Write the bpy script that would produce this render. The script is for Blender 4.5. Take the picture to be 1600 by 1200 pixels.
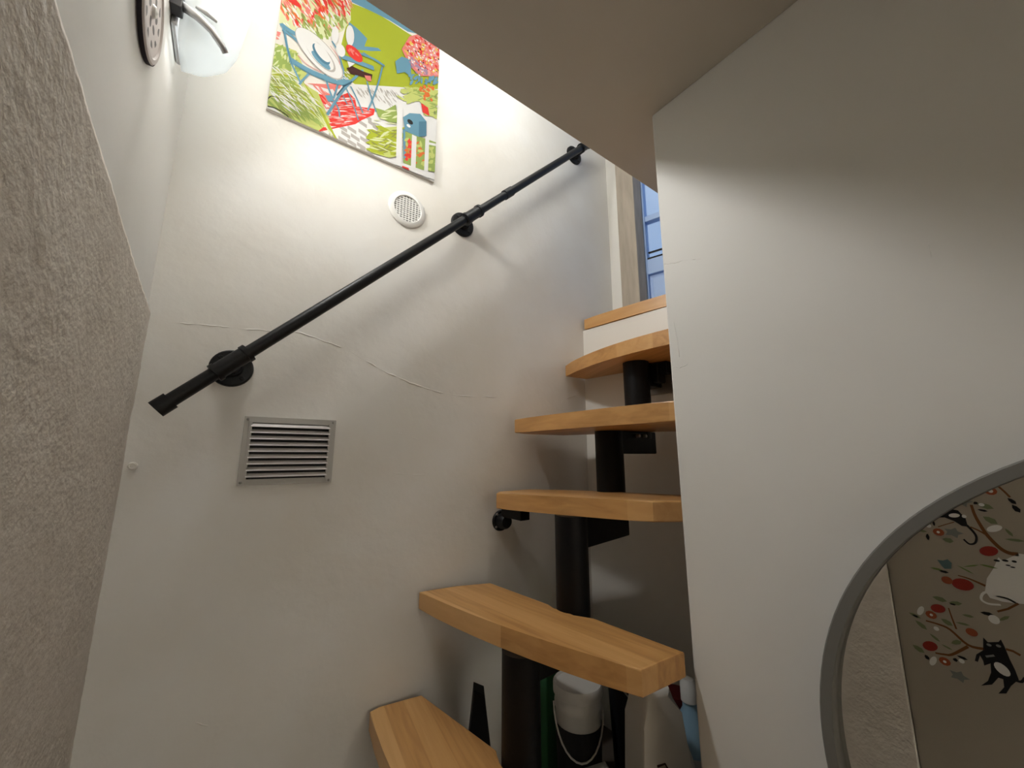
import bpy, bmesh, math, random
from mathutils import Vector, Matrix, noise
R_ = math.radians
random.seed(7)
for o in list(bpy.data.objects): bpy.data.objects.remove(o)
scene = bpy.context.scene
COL = scene.collection

# ------------------------------------------------------------------ camera, world, exposure
# X runs along the stair wall (uphill), Y towards that wall, Z up; metres
cam_d = bpy.data.cameras.new('camera'); cam = bpy.data.objects.new('camera', cam_d); COL.objects.link(cam)
FPX, PITCH, YAW = 605.0, math.atan(111/605.0), R_(54)
cam_d.sensor_width = 36.0; cam_d.lens = 36.0*FPX/1600.0; cam_d.clip_start = 0.01
fw = Vector((math.cos(YAW)*math.cos(PITCH), math.sin(YAW)*math.cos(PITCH), math.sin(PITCH)))
cam.location = (0, 0, 1.45); cam.rotation_euler = fw.to_track_quat('-Z', 'Y').to_euler()
scene.camera = cam
w = bpy.data.worlds.new('sky'); scene.world = w; w.use_nodes = True
bg = w.node_tree.nodes['Background']; bg.inputs[0].default_value = (0.50, 0.68, 1.0, 1); bg.inputs[1].default_value = 0.7
scene.view_settings.view_transform = 'Standard'; scene.view_settings.look = 'None'
scene.view_settings.gamma = 1.0; scene.view_settings.use_curve_mapping = False
scene.view_settings.exposure = 0.0
LAMP_W, LAMP_UP, HALL_FILL_W, PEND_FILL_W = 15.0, 0.6, 78.0, 5.0

# ------------------------------------------------------------------ materials
def mat(name, col, rough=0.6, metal=0.0, var=0.0, vscale=6.0, col2=None, bump=0.0, bscale=40.0, spec=0.5, emit=None, estr=0.0, stretch=None):
    m = bpy.data.materials.new(name); m.use_nodes = True
    nt = m.node_tree; b = nt.nodes['Principled BSDF']
    b.inputs['Base Color'].default_value = (*col, 1); b.inputs['Roughness'].default_value = rough
    b.inputs['Metallic'].default_value = metal; b.inputs['Specular IOR Level'].default_value = spec
    if var or bump:
        tc = nt.nodes.new('ShaderNodeTexCoord'); mp = nt.nodes.new('ShaderNodeMapping')
        nt.links.new(tc.outputs['Object'], mp.inputs[0])
        if stretch: mp.inputs['Scale'].default_value = stretch
    if var:
        n = nt.nodes.new('ShaderNodeTexNoise'); n.inputs['Scale'].default_value = vscale; n.inputs['Detail'].default_value = 5
        nt.links.new(mp.outputs[0], n.inputs['Vector'])
        r = nt.nodes.new('ShaderNodeValToRGB'); r.color_ramp.elements[0].position = 0.5-var/2; r.color_ramp.elements[1].position = 0.5+var/2
        c2 = col2 or tuple(c*0.8 for c in col)
        r.color_ramp.elements[0].color = (*c2, 1); r.color_ramp.elements[1].color = (*col, 1)
        nt.links.new(n.outputs['Fac'], r.inputs[0]); nt.links.new(r.outputs[0], b.inputs['Base Color'])
    if bump:
        n = nt.nodes.new('ShaderNodeTexNoise'); n.inputs['Scale'].default_value = bscale; n.inputs['Detail'].default_value = 6
        nt.links.new(mp.outputs[0], n.inputs['Vector'])
        bp = nt.nodes.new('ShaderNodeBump'); bp.inputs['Strength'].default_value = 1.0; bp.inputs['Distance'].default_value = bump
        nt.links.new(n.outputs['Fac'], bp.inputs['Height']); nt.links.new(bp.outputs[0], b.inputs['Normal'])
    if emit:
        b.inputs['Emission Color'].default_value = (*emit, 1); b.inputs['Emission Strength'].default_value = estr
    return m

def wood_mat():
    m = bpy.data.materials.new('beech staves'); m.use_nodes = True
    nt = m.node_tree; N = nt.nodes.new; L = nt.links.new; b = nt.nodes['Principled BSDF']
    tc = N('ShaderNodeTexCoord'); sep = N('ShaderNodeSeparateXYZ'); L(tc.outputs['Object'], sep.inputs[0])
    # staves about 42 mm wide run along local x
    mu = N('ShaderNodeMath'); mu.operation = 'MULTIPLY'; mu.inputs[1].default_value = 23.0; L(sep.outputs['Y'], mu.inputs[0])
    fl = N('ShaderNodeMath'); fl.operation = 'FLOOR'; L(mu.outputs[0], fl.inputs[0])
    wn = N('ShaderNodeTexWhiteNoise'); wn.noise_dimensions = '1D'; L(fl.outputs[0], wn.inputs['W'])
    mp = N('ShaderNodeMapping'); mp.inputs['Scale'].default_value = (3.0, 55.0, 30.0); L(tc.outputs['Object'], mp.inputs[0])
    n = N('ShaderNodeTexNoise'); n.inputs['Scale'].default_value = 1.6; n.inputs['Detail'].default_value = 6; n.inputs['Distortion'].default_value = 0.6; L(mp.outputs[0], n.inputs['Vector'])
    ad = N('ShaderNodeMath'); ad.operation = 'MULTIPLY_ADD'; ad.inputs[1].default_value = 0.45; L(wn.outputs['Value'], ad.inputs[0])
    sc = N('ShaderNodeMath'); sc.operation = 'MULTIPLY'; sc.inputs[1].default_value = 0.75; L(n.outputs['Fac'], sc.inputs[0]); L(sc.outputs[0], ad.inputs[2])
    r = N('ShaderNodeValToRGB'); e = r.color_ramp.elements
    e[0].position = 0.18; e[0].color = (0.40, 0.19, 0.055, 1); e[1].position = 0.85; e[1].color = (0.70, 0.41, 0.165, 1)
    x = e.new(0.5); x.color = (0.60, 0.32, 0.11, 1)
    L(ad.outputs[0], r.inputs[0]); L(r.outputs[0], b.inputs['Base Color'])
    b.inputs['Roughness'].default_value = 0.38
    bp = N('ShaderNodeBump'); bp.inputs['Distance'].default_value = 0.0004; L(n.outputs['Fac'], bp.inputs['Height']); L(bp.outputs[0], b.inputs['Normal'])
    return m

M = {}
M['wall'] = mat('painted plaster', (0.85, 0.84, 0.81), 0.55, var=0.35, vscale=3.0, col2=(0.79, 0.755, 0.69), bump=0.004, bscale=9.0, spec=0.3)
M['wall_r'] = mat('painted wall', (0.83, 0.82, 0.785), 0.5, var=0.4, vscale=2.5, col2=(0.79, 0.775, 0.73), bump=0.002, bscale=7.0, spec=0.3)
M['plaster'] = mat('rough plaster', (0.72, 0.66, 0.585), 0.85, var=0.5, vscale=30, col2=(0.62, 0.565, 0.495), bump=0.0018, bscale=120, spec=0.2)
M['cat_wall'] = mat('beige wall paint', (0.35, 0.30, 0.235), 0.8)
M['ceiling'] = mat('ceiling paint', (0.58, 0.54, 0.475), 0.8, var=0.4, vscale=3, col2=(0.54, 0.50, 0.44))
M['white'] = mat('white gloss paint', (0.84, 0.81, 0.75), 0.4)
M['frame_wood'] = mat('weathered grey wood', (0.52, 0.45, 0.36), 0.7, var=0.5, vscale=8, col2=(0.38, 0.32, 0.25), stretch=(6, 6, 1))
M['blue'] = mat('blue door paint', (0.42, 0.58, 0.90), 0.45)
M['dark'] = mat('dark gap', (0.02, 0.02, 0.02), 0.9)
M['wood'] = wood_mat()
M['black'] = mat('black powder coat', (0.004, 0.004, 0.0045), 0.45, bump=0.0004, bscale=150, spec=0.22)
M['pipe'] = mat('black iron pipe', (0.006, 0.0065, 0.0075), 0.42, spec=0.3, bump=0.0003, bscale=200)
M['alu'] = mat('grey aluminium', (0.40, 0.385, 0.36), 0.45, metal=0.25)
M['alu_l'] = mat('pale louvre', (0.82, 0.78, 0.76), 0.45, metal=0.1)
M['screw'] = mat('dull screw', (0.3, 0.29, 0.27), 0.45, metal=0.6)
M['plastic'] = mat('white plastic', (0.80, 0.79, 0.76), 0.4)
M['chrome'] = mat('brushed chrome', (0.42, 0.42, 0.43), 0.3, metal=0.8)
M['mframe'] = mat('grey mirror frame', (0.17, 0.165, 0.15), 0.5)
M['mirror'] = mat('mirror silver', (0.82, 0.82, 0.80), 0.0, metal=1.0)
M['floor'] = mat('floor boards', (0.45, 0.36, 0.27), 0.6, var=0.4, vscale=5)
def flat(name, c, rough=0.75): 
    if name not in M: M[name] = mat(name, c, rough, spec=0.2)
    return M[name]

# glass
def glassy(name, col, tfac, rough=0.1):
    m = bpy.data.materials.new(name); m.use_nodes = True; nt = m.node_tree; nt.nodes.remove(nt.nodes['Principled BSDF'])
    out = nt.nodes['Material Output']; t = nt.nodes.new('ShaderNodeBsdfTransparent'); g = nt.nodes.new('ShaderNodeBsdfGlossy'); mx = nt.nodes.new('ShaderNodeMixShader')
    t.inputs[0].default_value = (*col, 1); g.inputs['Roughness'].default_value = rough; mx.inputs[0].default_value = tfac
    nt.links.new(t.outputs[0], mx.inputs[1]); nt.links.new(g.outputs[0], mx.inputs[2]); nt.links.new(mx.outputs[0], out.inputs[0]); return m
M['pane'] = glassy('window glass', (0.9, 0.95, 1.0), 0.08, 0.02)
def shade_mat():
    m = bpy.data.materials.new('frosted lamp glass'); m.use_nodes = True; nt = m.node_tree; nt.nodes.remove(nt.nodes['Principled BSDF'])
    out = nt.nodes['Material Output']; N = nt.nodes.new
    t = N('ShaderNodeBsdfTransparent'); t.inputs[0].default_value = (1, 1, 1, 1)
    d = N('ShaderNodeBsdfTranslucent'); d.inputs[0].default_value = (0.43, 0.455, 0.455, 1)
    p = N('ShaderNodeBsdfDiffuse'); p.inputs[0].default_value = (0.60, 0.63, 0.63, 1)
    m1 = N('ShaderNodeMixShader'); m1.inputs[0].default_value = 0.8; m2 = N('ShaderNodeMixShader'); m2.inputs[0].default_value = 0.5
    nt.links.new(d.outputs[0], m1.inputs[1]); nt.links.new(p.outputs[0], m1.inputs[2])
    nt.links.new(t.outputs[0], m2.inputs[1]); nt.links.new(m1.outputs[0], m2.inputs[2]); nt.links.new(m2.outputs[0], out.inputs[0]); return m
M['shade'] = shade_mat()

# ------------------------------------------------------------------ mesh helpers
def new_obj(name, bm, m, parent=None, loc=None, smooth=False, rot=None):
    me = bpy.data.meshes.new(name); bmesh.ops.recalc_face_normals(bm, faces=bm.faces); bm.to_mesh(me); bm.free()
    if smooth:
        for p in me.polygons: p.use_smooth = True
    o = bpy.data.objects.new(name, me); COL.objects.link(o)
    if m: me.materials.append(M[m] if isinstance(m, str) else m)
    if loc: o.location = loc
    if rot: o.rotation_euler = rot
    if parent: o.parent = parent; 
    return o
def smooth_by_angle(o, ang=40):
    for p in o.data.polygons: p.use_smooth = True
    o.data.set_sharp_from_angle(angle=R_(ang)) if hasattr(o.data, 'set_sharp_from_angle') else None
    return o
def empty(name, loc, label, cat, group=None):
    o = bpy.data.objects.new(name, None); COL.objects.link(o); o.location = loc; o.empty_display_size = 0.05
    o['label'] = label; o['category'] = cat
    if group: o['group'] = group
    return o
def tag(o, label, cat, group=None):
    o['label'] = label; o['category'] = cat
    if group: o['group'] = group
    return o
def rel(o, parent):                       # parent, keeping world placement (parents are unrotated)
    o.parent = parent; o.location = Vector(o.location) - Vector(parent.location); return o
def struct(o, label=None, cat=None):
    o['kind'] = 'structure'
    if label: o['label'] = label
    if cat: o['category'] = cat
    return o
def box(bm, x0, x1, y0, y1, z0, z1, bev=0.0):
    r = bmesh.ops.create_cube(bm, size=1.0)
    vs = r['verts']
    for v in vs: v.co = Vector(((x0+x1)/2+v.co.x*(x1-x0), (y0+y1)/2+v.co.y*(y1-y0), (z0+z1)/2+v.co.z*(z1-z0)))
    if bev:
        es = list({e for v in vs for e in v.link_edges})
        bmesh.ops.bevel(bm, geom=es, offset=bev, segments=2, affect='EDGES', profile=0.5)
def prism(bm, pts, z0, z1, bev=0.0, seg=2):
    vb = [bm.verts.new((x, y, z0)) for x, y in pts]; vt = [bm.verts.new((x, y, z1)) for x, y in pts]
    f1 = bm.faces.new(vb[::-1]); f2 = bm.faces.new(vt); n = len(pts); sides = []
    for i in range(n): sides.append(bm.faces.new((vb[i], vb[(i+1) % n], vt[(i+1) % n], vt[i])))
    if bev:
        es = list(set(f1.edges) | set(f2.edges))
        bmesh.ops.bevel(bm, geom=es, offset=bev, segments=seg, affect='EDGES', profile=0.5)
def cyl(bm, a, b, r, seg=24, r2=None):
    a, b = Vector(a), Vector(b); d = b-a; q = d.to_track_quat('Z', 'Y').to_matrix().to_4x4()
    mtx = Matrix.Translation((a+b)/2) @ q
    bmesh.ops.create_cone(bm, cap_ends=True, segments=seg, radius1=r, radius2=r if r2 is None else r2, depth=d.length, matrix=mtx)
def tube(bm, pts, r, seg=8, flatv=None):
    pts = [Vector(p) for p in pts]; rings = []
    for i, p in enumerate(pts):
        t = (pts[min(i+1, len(pts)-1)]-pts[max(i-1, 0)]).normalized()
        rr = r[i] if isinstance(r, (list, tuple)) else r
        ref = Vector((0, 0, 1)) if abs(t.z) < 0.9 else Vector((1, 0, 0))
        u = t.cross(ref).normalized(); v = t.cross(u)
        ring = []
        for k in range(seg):
            a = 2*math.pi*k/seg; ring.append(bm.verts.new(p+u*(rr*math.cos(a))+v*(rr*math.sin(a))))
        rings.append(ring)
    for A, B in zip(rings, rings[1:]):
        for k in range(seg): bm.faces.new((A[k], A[(k+1) % seg], B[(k+1) % seg], B[k]))
    bm.faces.new(rings[0][::-1]); bm.faces.new(rings[-1])
def lathe(bm, prof, seg=28, mtx=None, close=True):
    rings = []
    for r, z in prof:
        if r < 1e-6: rings.append([bm.verts.new((0, 0, z))])
        else: rings.append([bm.verts.new((r*math.cos(2*math.pi*k/seg), r*math.sin(2*math.pi*k/seg), z)) for k in range(seg)])
    vs = [v for g in rings for v in g]
    for A, B in zip(rings, rings[1:]):
        for k in range(seg):
            k2 = (k+1) % seg
            if len(A) == 1 and len(B) == 1: continue
            if len(A) == 1: bm.faces.new((A[0], B[k], B[k2]))
            elif len(B) == 1: bm.faces.new((A[k], B[0], A[k2]))
            else: bm.faces.new((A[k], A[k2], B[k2], B[k]))
    if mtx is not None: bmesh.ops.transform(bm, matrix=mtx, verts=vs)
def BM(): return bmesh.new()
def mk_box(name, m, x0, x1, y0, y1, z0, z1, bev=0.0, parent=None):
    bm = BM(); cx, cy = (x0+x1)/2, (y0+y1)/2; box(bm, x0-cx, x1-cx, y0-cy, y1-cy, 0, z1-z0, bev)
    o = new_obj(name, bm, m, None, (cx, cy, z0))
    if parent: rel(o, parent)
    return o
FROM_X = Matrix.Rotation(R_(90), 4, 'Y')      # local +z -> world +x
TO_NY = Matrix.Rotation(R_(90), 4, 'X')       # local +z -> world -y

# ------------------------------------------------------------------ the setting
YM, XL, XR, YE, ZC, YO = 1.0, -0.155, 0.70, 0.425, 2.207, 0.572   # stair wall, left wall, right wall, its free end, ceiling, edge of stair opening
ZU, ZL = 3.05, 1.965                                                # upper ceiling, landing
struct(mk_box('floor', 'floor', -0.6, 1.4, -2.6, YM, -0.1, 0.0))
main = struct(mk_box('wall_front', 'wall', -0.35, 1.25, YM, YM+0.12, 0.0, ZU))
wl = struct(mk_box('wall_left', 'wall_r', -0.35, XL, 0.322, YM, 1.70, ZU))
struct(mk_box('wall_stairwell_added', 'wall_r', XL, 0.80, YO-0.10, YO, ZC+0.2, ZU))  # unseen wall, added to keep the light inside the stairwell
struct(mk_box('wall_left_upper', 'wall_r', -0.35, XL, -1.6, 0.322, ZC+0.2, ZU))
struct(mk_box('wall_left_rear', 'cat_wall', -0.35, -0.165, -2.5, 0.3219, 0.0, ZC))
wr = struct(mk_box('wall_right', 'wall_r', XR, XR+0.14, -2.5, YE, 0.0, ZC+0.001, 0.004))
struct(mk_box('wall_stair_side', 'wall_r', XR+0.139, 1.30, 0.30, YE, 0.0, 1.92))
struct(mk_box('wall_rear', 'wall_r', -0.35, XR+0.14, -2.6, -2.5, 0.0, ZC))
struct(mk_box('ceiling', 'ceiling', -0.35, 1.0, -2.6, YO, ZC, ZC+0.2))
struct(mk_box('ceiling_upper', 'wall_r', -0.35, 1.33, -1.7, YM+0.12, ZU, ZU+0.1))
# end wall under the landing, slightly skewed
bm = BM(); prism(bm, [(1.066, 1.0), (1.13, 0.42), (1.25, 0.42), (1.25, 1.0)], 0.0, 1.922); struct(new_obj('wall_end', bm, 'white'))
# landing floor behind the nosing
bm = BM(); prism(bm, [(1.10, 0.999), (1.15, 0.424), (1.0, 0.424), (1.0, -1.6), (2.2, -1.6), (2.2, 0.999)], 1.923, ZL-0.002); struct(new_obj('floor_landing', bm, 'floor'))
# cross wall upstairs with the doorway; outdoors beyond it
struct(mk_box('wall_landing', 'white', 1.25, 1.33, 0.948, YM+0.12, ZL, ZU))
struct(mk_box('wall_landing_right', 'white', 1.25, 1.33, -1.6, 0.10, ZL, ZU))
struct(mk_box('wall_over_door', 'white', 1.25, 1.33, 0.10, 0.948, 2.98, ZU))
struct(mk_box('wall_upper_rear', 'wall_r', -0.35, 1.33, -1.7, -1.6, ZC-0.3, ZU))
struct(mk_box('trim_1', 'frame_wood', 1.244, 1.298, 0.862, 0.947, ZL, 2.98, 0.003))
# blue door, standing ajar
hinge = Vector((1.312, 0.905, ZL+0.004)); ang = math.atan2(-0.956, 0.29)
door = bpy.data.objects.new('door_1', None); COL.objects.link(door); door.location = hinge; door.rotation_euler = (0, 0, ang); door['kind'] = 'structure'
def dpart(name, m, x0, x1, z0, z1, y0=-0.02, y1=0.02, bev=0.002):
    bm = BM(); box(bm, x0, x1, y0, y1, z0, z1, bev); return new_obj(name, bm, m, door)
dpart('stile', 'blue', 0.012, 0.042, 0, 1.0); dpart('stile', 'blue', 0.69, 0.75, 0, 1.0)
dpart('bottom_rail', 'blue', 0.042, 0.69, 0, 0.05); dpart('lock_rail', 'blue', 0.042, 0.69, 0.20, 0.265); dpart('top_rail', 'blue', 0.042, 0.69, 0.93, 1.0)
dpart('panel', 'blue', 0.042, 0.69, 0.05, 0.20, -0.006, 0.006); dpart('panel_field', 'blue', 0.056, 0.66, 0.07, 0.186, -0.014, 0.014, 0.004)
for z in (0.436, 0.68): dpart('glazing_bar', 'blue', 0.042, 0.69, z, z+0.024, -0.016, 0.016)
for x in (0.26, 0.47): dpart('glazing_bar', 'blue', x, x+0.024, 0.265, 0.93, -0.014, 0.014)
for z0, z1 in ((0.265, 0.436), (0.46, 0.68), (0.704, 0.93)):
    for x0, x1 in ((0.042, 0.26), (0.284, 0.47), (0.494, 0.69)): dpart('pane', 'pane', x0, x1, z0, z1, -0.003, 0.003, 0)
dpart('weather_strip', 'dark', 0.044, 0.688, 0.262, 0.272, -0.0185, 0.0185, 0); dpart('glazing_bead', 'dark', 0.044, 0.688, 0.300, 0.304, -0.005, 0.005, 0)

# rough plaster lower part of the left wall: real relief
def textured_wall():
    bm = BM(); y0, y1, z0 = 0.322, 1.0, 0.55; st = 0.0042
    ny = int((y1-y0)/st); nz = int(1.2/st); rows = []
    def top(y): return 1.87-0.145*y
    for i in range(ny+1):
        y = y0+(y1-y0)*i/ny; zt = top(y); row = []
        for k in range(nz+1):
            z = z0+(zt-z0)*k/nz; p = Vector((y, z, 0))
            h = noise.noise(p*45)*0.0007+noise.noise(Vector((y*110+7, z*120, 3)))*0.00055+noise.noise(Vector((y*230, z*200, 9)))*0.00035+noise.noise(p*9)*0.002
            row.append(bm.verts.new((-0.150+h, y, z)))
        rows.append(row)
    for A, B in zip(rows, rows[1:]):
        for k in range(nz): bm.faces.new((A[k], B[k], B[k+1], A[k+1]))
    def skirt(line):
        back = [bm.verts.new((-0.20, v.co.y, v.co.z)) for v in line]
        for k in range(len(line)-1): bm.faces.new((line[k], line[k+1], back[k+1], back[k]))
    skirt(rows[0]); skirt([r[-1] for r in rows])
    box(bm, -0.35, -0.158, y0, y1, 0.0, 1.70)
    o = new_obj('wall_left_lower', bm, 'plaster', smooth=True); return struct(o)
textured_wall()

# plaster flaws on the stair wall and the right wall (thin raised ridges)
def ridge(parent, pts, r, axis):
    bm = BM()
    P3 = [(x, YM+r*0.35, z) for x, z in pts] if axis == 'y' else [(XR+r*0.35, y, z) for y, z in pts]
    n = []
    for a, b in zip(P3, P3[1:]):
        for k in range(6): 
            q = Vector(a).lerp(Vector(b), k/6); q.z += random.uniform(-1, 1)*0.0012; n.append(q)
    n.append(Vector(P3[-1])); rr = [r*random.uniform(0.35, 1.0) for _ in n]; rr[0] = rr[-1] = r*0.1
    tube(bm, n, rr, 6); o = new_obj('plaster_ridge', bm, parent.data.materials[0], smooth=True); rel(o, parent)
ridge(main, [(-0.129, 1.71), (-0.054, 1.718), (0.013, 1.722), (0.112, 1.733), (0.213, 1.711)], 0.0022, 'y')
ridge(main, [(0.213, 1.711), (0.312, 1.666), (0.383, 1.643), (0.459, 1.626), (0.54, 1.62), (0.677, 1.63)], 0.0034, 'y')
ridge(main, [(0.383, 1.643), (0.479, 1.62), (0.562, 1.616)], 0.002, 'y')
ridge(main, [(0.321, 1.519), (0.408, 1.494), (0.437, 1.469)], 0.0013, 'y')
ridge(main, [(0.344, 1.404), (0.449, 1.397)], 0.0012, 'y')
ridge(main, [(0.622, 1.323), (0.668, 1.22)], 0.0010, 'y')
ridge(main, [(0.002, 0.967), (0.031, 0.952)], 0.0016, 'y')
ridge(main, [(0.936, 1.626), (0.968, 1.651), (1.017, 1.665)], 0.0016, 'y')
ridge(wr, [(0.424, 1.845), (0.396, 1.835), (0.376, 1.833), (0.341, 1.821)], 0.0014, 'x')
ridge(wr, [(0.411, 1.718), (0.406, 1.676), (0.404, 1.636)], 0.0022, 'x')
ridge(wr, [(0.421, 1.622), (0.405, 1.619), (0.386, 1.623)], 0.0014, 'x')
ridge(wr, [(0.055, 1.717), (0.055, 1.691)], 0.0012, 'x')
# wall plug near the left corner
bm = BM(); lathe(bm, [(0.0, 0.003), (0.004, 0.003), (0.0045, 0.004), (0.007, 0.003), (0.0075, 0.0)], 16, TO_NY)
tag(new_obj('wall_plug', bm, 'white', None, ([(-0.141, 1.43)][0][0]+0.004, YM-0.0001, [(-0.141, 1.43)][0][1])), 'small painted-over wall plug by the rough left corner below the handrail end', 'wall plug')

# ------------------------------------------------------------------ staircase
stair = empty('staircase', (0.4, 0.69, 0), 'steep modular staircase of beech treads on stepped black steel posts', 'staircase')
TH = 0.041
def tread(pts, ztop, lab=None, th=TH, tilt=0.0):
    (x0, y0), (x1, y1) = pts[0], pts[-1]           # first and last point span the front edge
    cx = sum(p[0] for p in pts)/len(pts); cy = sum(p[1] for p in pts)/len(pts)
    a = math.atan2(y0-y1, x0-x1)
    ca, sa = math.cos(-a), math.sin(-a)
    loc = [((x-cx)*ca-(y-cy)*sa, (x-cx)*sa+(y-cy)*ca) for x, y in pts]
    bm = BM(); prism(bm, loc, -th, 0, 0.003, 2)
    for v in bm.verts: v.co.z += tilt*v.co.x
    o = new_obj('tread', bm, 'wood', None, (cx, cy, ztop), rot=(0, 0, a)); rel(o, stair)
    if lab: o['label'] = lab
    return o
def bow(p, q, s, n=8):                             # points from p to q bulging by s to the left of travel
    p, q = Vector((*p, 0)), Vector((*q, 0)); d = q-p; nn = Vector((-d.y, d.x, 0)).normalized()
    return [tuple((p.lerp(q, t/n)+nn*s*4*(t/n)*(1-t/n))[:2]) for t in range(n+1)]
def notch(c, r, a0, a1, n=7): return [(c[0]+r*math.cos(R_(a0+(a1-a0)*k/n)), c[1]+r*math.sin(R_(a0+(a1-a0)*k/n))) for k in range(n+1)]
P6, P5, P4, P3 = (0.516, 0.680), (0.673, 0.690), (0.858, 0.722), (0.985, 0.712)
PR = 0.038
Z6, Z5, Z4, Z3, Z2, Z1 = 0.885, 1.112, 1.353, 1.557, 1.769, ZL
# outlines run: front-left, back-left, back-right, front-right (+ bowed front edge)
tread([(0.322, 0.985), (0.345, 0.99), (0.44, 0.975), (0.487, 0.722)] + notch(P6, 0.047, 140, 222)[0:] + [(0.51, 0.60), (0.545, 0.432), (0.33, 0.432)] + bow((0.33, 0.432), (0.322, 0.985), 0.022)[1:-1], Z6)
tread([(0.430, 0.988), (0.52, 0.975), (0.612, 0.942), (0.638, 0.735)] + notch(P5, 0.045, 152, 226)[0:] + [(0.664, 0.62), (0.684, 0.43), (0.574, 0.438)] + bow((0.574, 0.438), (0.430, 0.988), 0.018)[1:-1], Z5)
tread([(0.612, 0.915), (0.65, 0.96), (0.77, 0.965), (0.835, 0.80), (0.86, 0.62), (0.88, 0.434), (0.77, 0.434), (0.706, 0.490)] + bow((0.706, 0.490), (0.612, 0.915), 0.008)[1:-1], Z4, None, TH, -0.026)
tread([(0.702, 0.952), (0.76, 0.985), (0.93, 0.982), (1.03, 0.60), (1.0, 0.43), (0.712, 0.43)] + bow((0.712, 0.43), (0.702, 0.952), 0.012)[1:-1], Z3)
tread([(0.960, 0.992), (1.06, 0.985), (1.085, 0.72), (1.10, 0.43), (0.90, 0.43)] + bow((0.90, 0.43), (0.960, 0.992), 0.045, 12)[1:-1], Z2)
tread([(1.064, 0.990), (1.12, 0.995), (1.17, 0.43), (1.15, 0.427)] + bow((1.15, 0.427), (1.064, 0.990), 0.012, 12)[1:-1], Z1, 'beech landing nosing')
def post(c, z0, z1, sleeve=True):
    bm = BM(); prof = [(0, 0), (PR-0.003, 0), (PR-0.003, 0.028), (PR, 0.03), (PR, z1-z0), (0, z1-z0)] if sleeve else [(0, 0), (PR, 0), (PR, z1-z0), (0, z1-z0)]
    lathe(bm, prof, 32); o = new_obj('support_post', bm, 'black', None, (c[0], c[1], z0)); smooth_by_angle(o); rel(o, stair)
def connector(a, b, ztop, h=0.052, wd=0.066, ext=0.03):
    a3, b3 = Vector((*a, 0)), Vector((*b, 0)); d = (b3-a3); L_ = d.length
    bm = BM(); box(bm, 0, L_+ext, -wd/2, wd/2, -h, 0, 0.003)
    o = new_obj('connector_block', bm, 'black', None, (a[0], a[1], ztop), rot=(0, 0, math.atan2(d.y, d.x))); rel(o, stair)
post((0.37, 0.655), 0.0, Z6-TH-0.0005); connector((0.37, 0.655), P6, Z6-TH-0.0005)
post(P6, Z6-TH-0.04, Z5-TH-0.0005); connector(P6, P5, Z5-TH-0.0005)
post(P5, Z5-TH-0.02, Z4-TH-0.0005); connector(P5, P4, Z4-TH-0.0005, h=0.072)
post(P4, Z4-TH-0.02, Z3-TH-0.0005); connector(P4, P3, Z3-TH-0.0005, h=0.062)
post(P3, Z3-TH-0.02, Z2-TH-0.0005)
# fixing of the top module to the end wall: block, serrated clamp, plate and bolts
bm = BM(); box(bm, 1.005, 1.075, 0.685, 0.74, 1.655, Z2-TH-0.0005, 0.003); box(bm, 1.02, 1.06, 0.66, 0.69, 1.665, 1.725, 0.004); box(bm, 1.03, 1.07, 0.635, 0.665, 1.69, 1.726, 0.004)
rel(new_obj('wall_clamp', bm, 'black'), stair)
bm = BM(); prism(bm, [(1.088, 0.75), (1.096, 0.60), (1.1005, 0.60), (1.0925, 0.75)], 1.64, 1.74); rel(new_obj('wall_plate', bm, 'screw'), stair)
for y, z in ((0.655, 1.716), (0.625, 1.70), (0.625, 1.66), (0.655, 1.67)):
    bm = BM(); cyl(bm, (1.078, y, z), (1.098, y, z), 0.006, 6); rel(new_obj('bolt', bm, 'screw'), stair)
# small bolts on the connector side under tread three
for x in (0.93, 0.96):
    bm = BM(); cyl(bm, (x, 0.672, 1.503), (x, 0.69, 1.503), 0.0045, 8); rel(new_obj('bolt', bm, 'screw'), stair)
# wall flange with arm carrying the left end of the fourth tread
fx, fz = [(0.684, 1.258)][0]
bm = BM(); lathe(bm, [(0, 0.006), (0.027, 0.006), (0.029, 0.004), (0.03, 0)], 28, TO_NY)
br = rel(new_obj('wall_bracket', bm, 'pipe', None, (fx, YM-0.0005, fz)), stair); smooth_by_angle(br)
bm = BM(); lathe(bm, [(0.022, 0.006), (0.021, 0.028), (0.017, 0.034), (0.0, 0.035)], 24, TO_NY); o = new_obj('hub', bm, 'pipe', br, (0, 0, 0)); smooth_by_angle(o)
bm = BM(); box(bm, -0.012, 0.02, -0.115, -0.02, 0.014, 0.016+0.026, 0.002); new_obj('arm', bm, 'black', br, (0, 0, 0))
for a in (40, 130, 220, 310):
    bm = BM(); lathe(bm, [(0, 0.009), (0.003, 0.0085), (0.0038, 0.006)], 10, TO_NY); new_obj('screw', bm, 'screw', br, (0.0255*math.cos(R_(a)), 0, 0.0255*math.sin(R_(a))))

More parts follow.
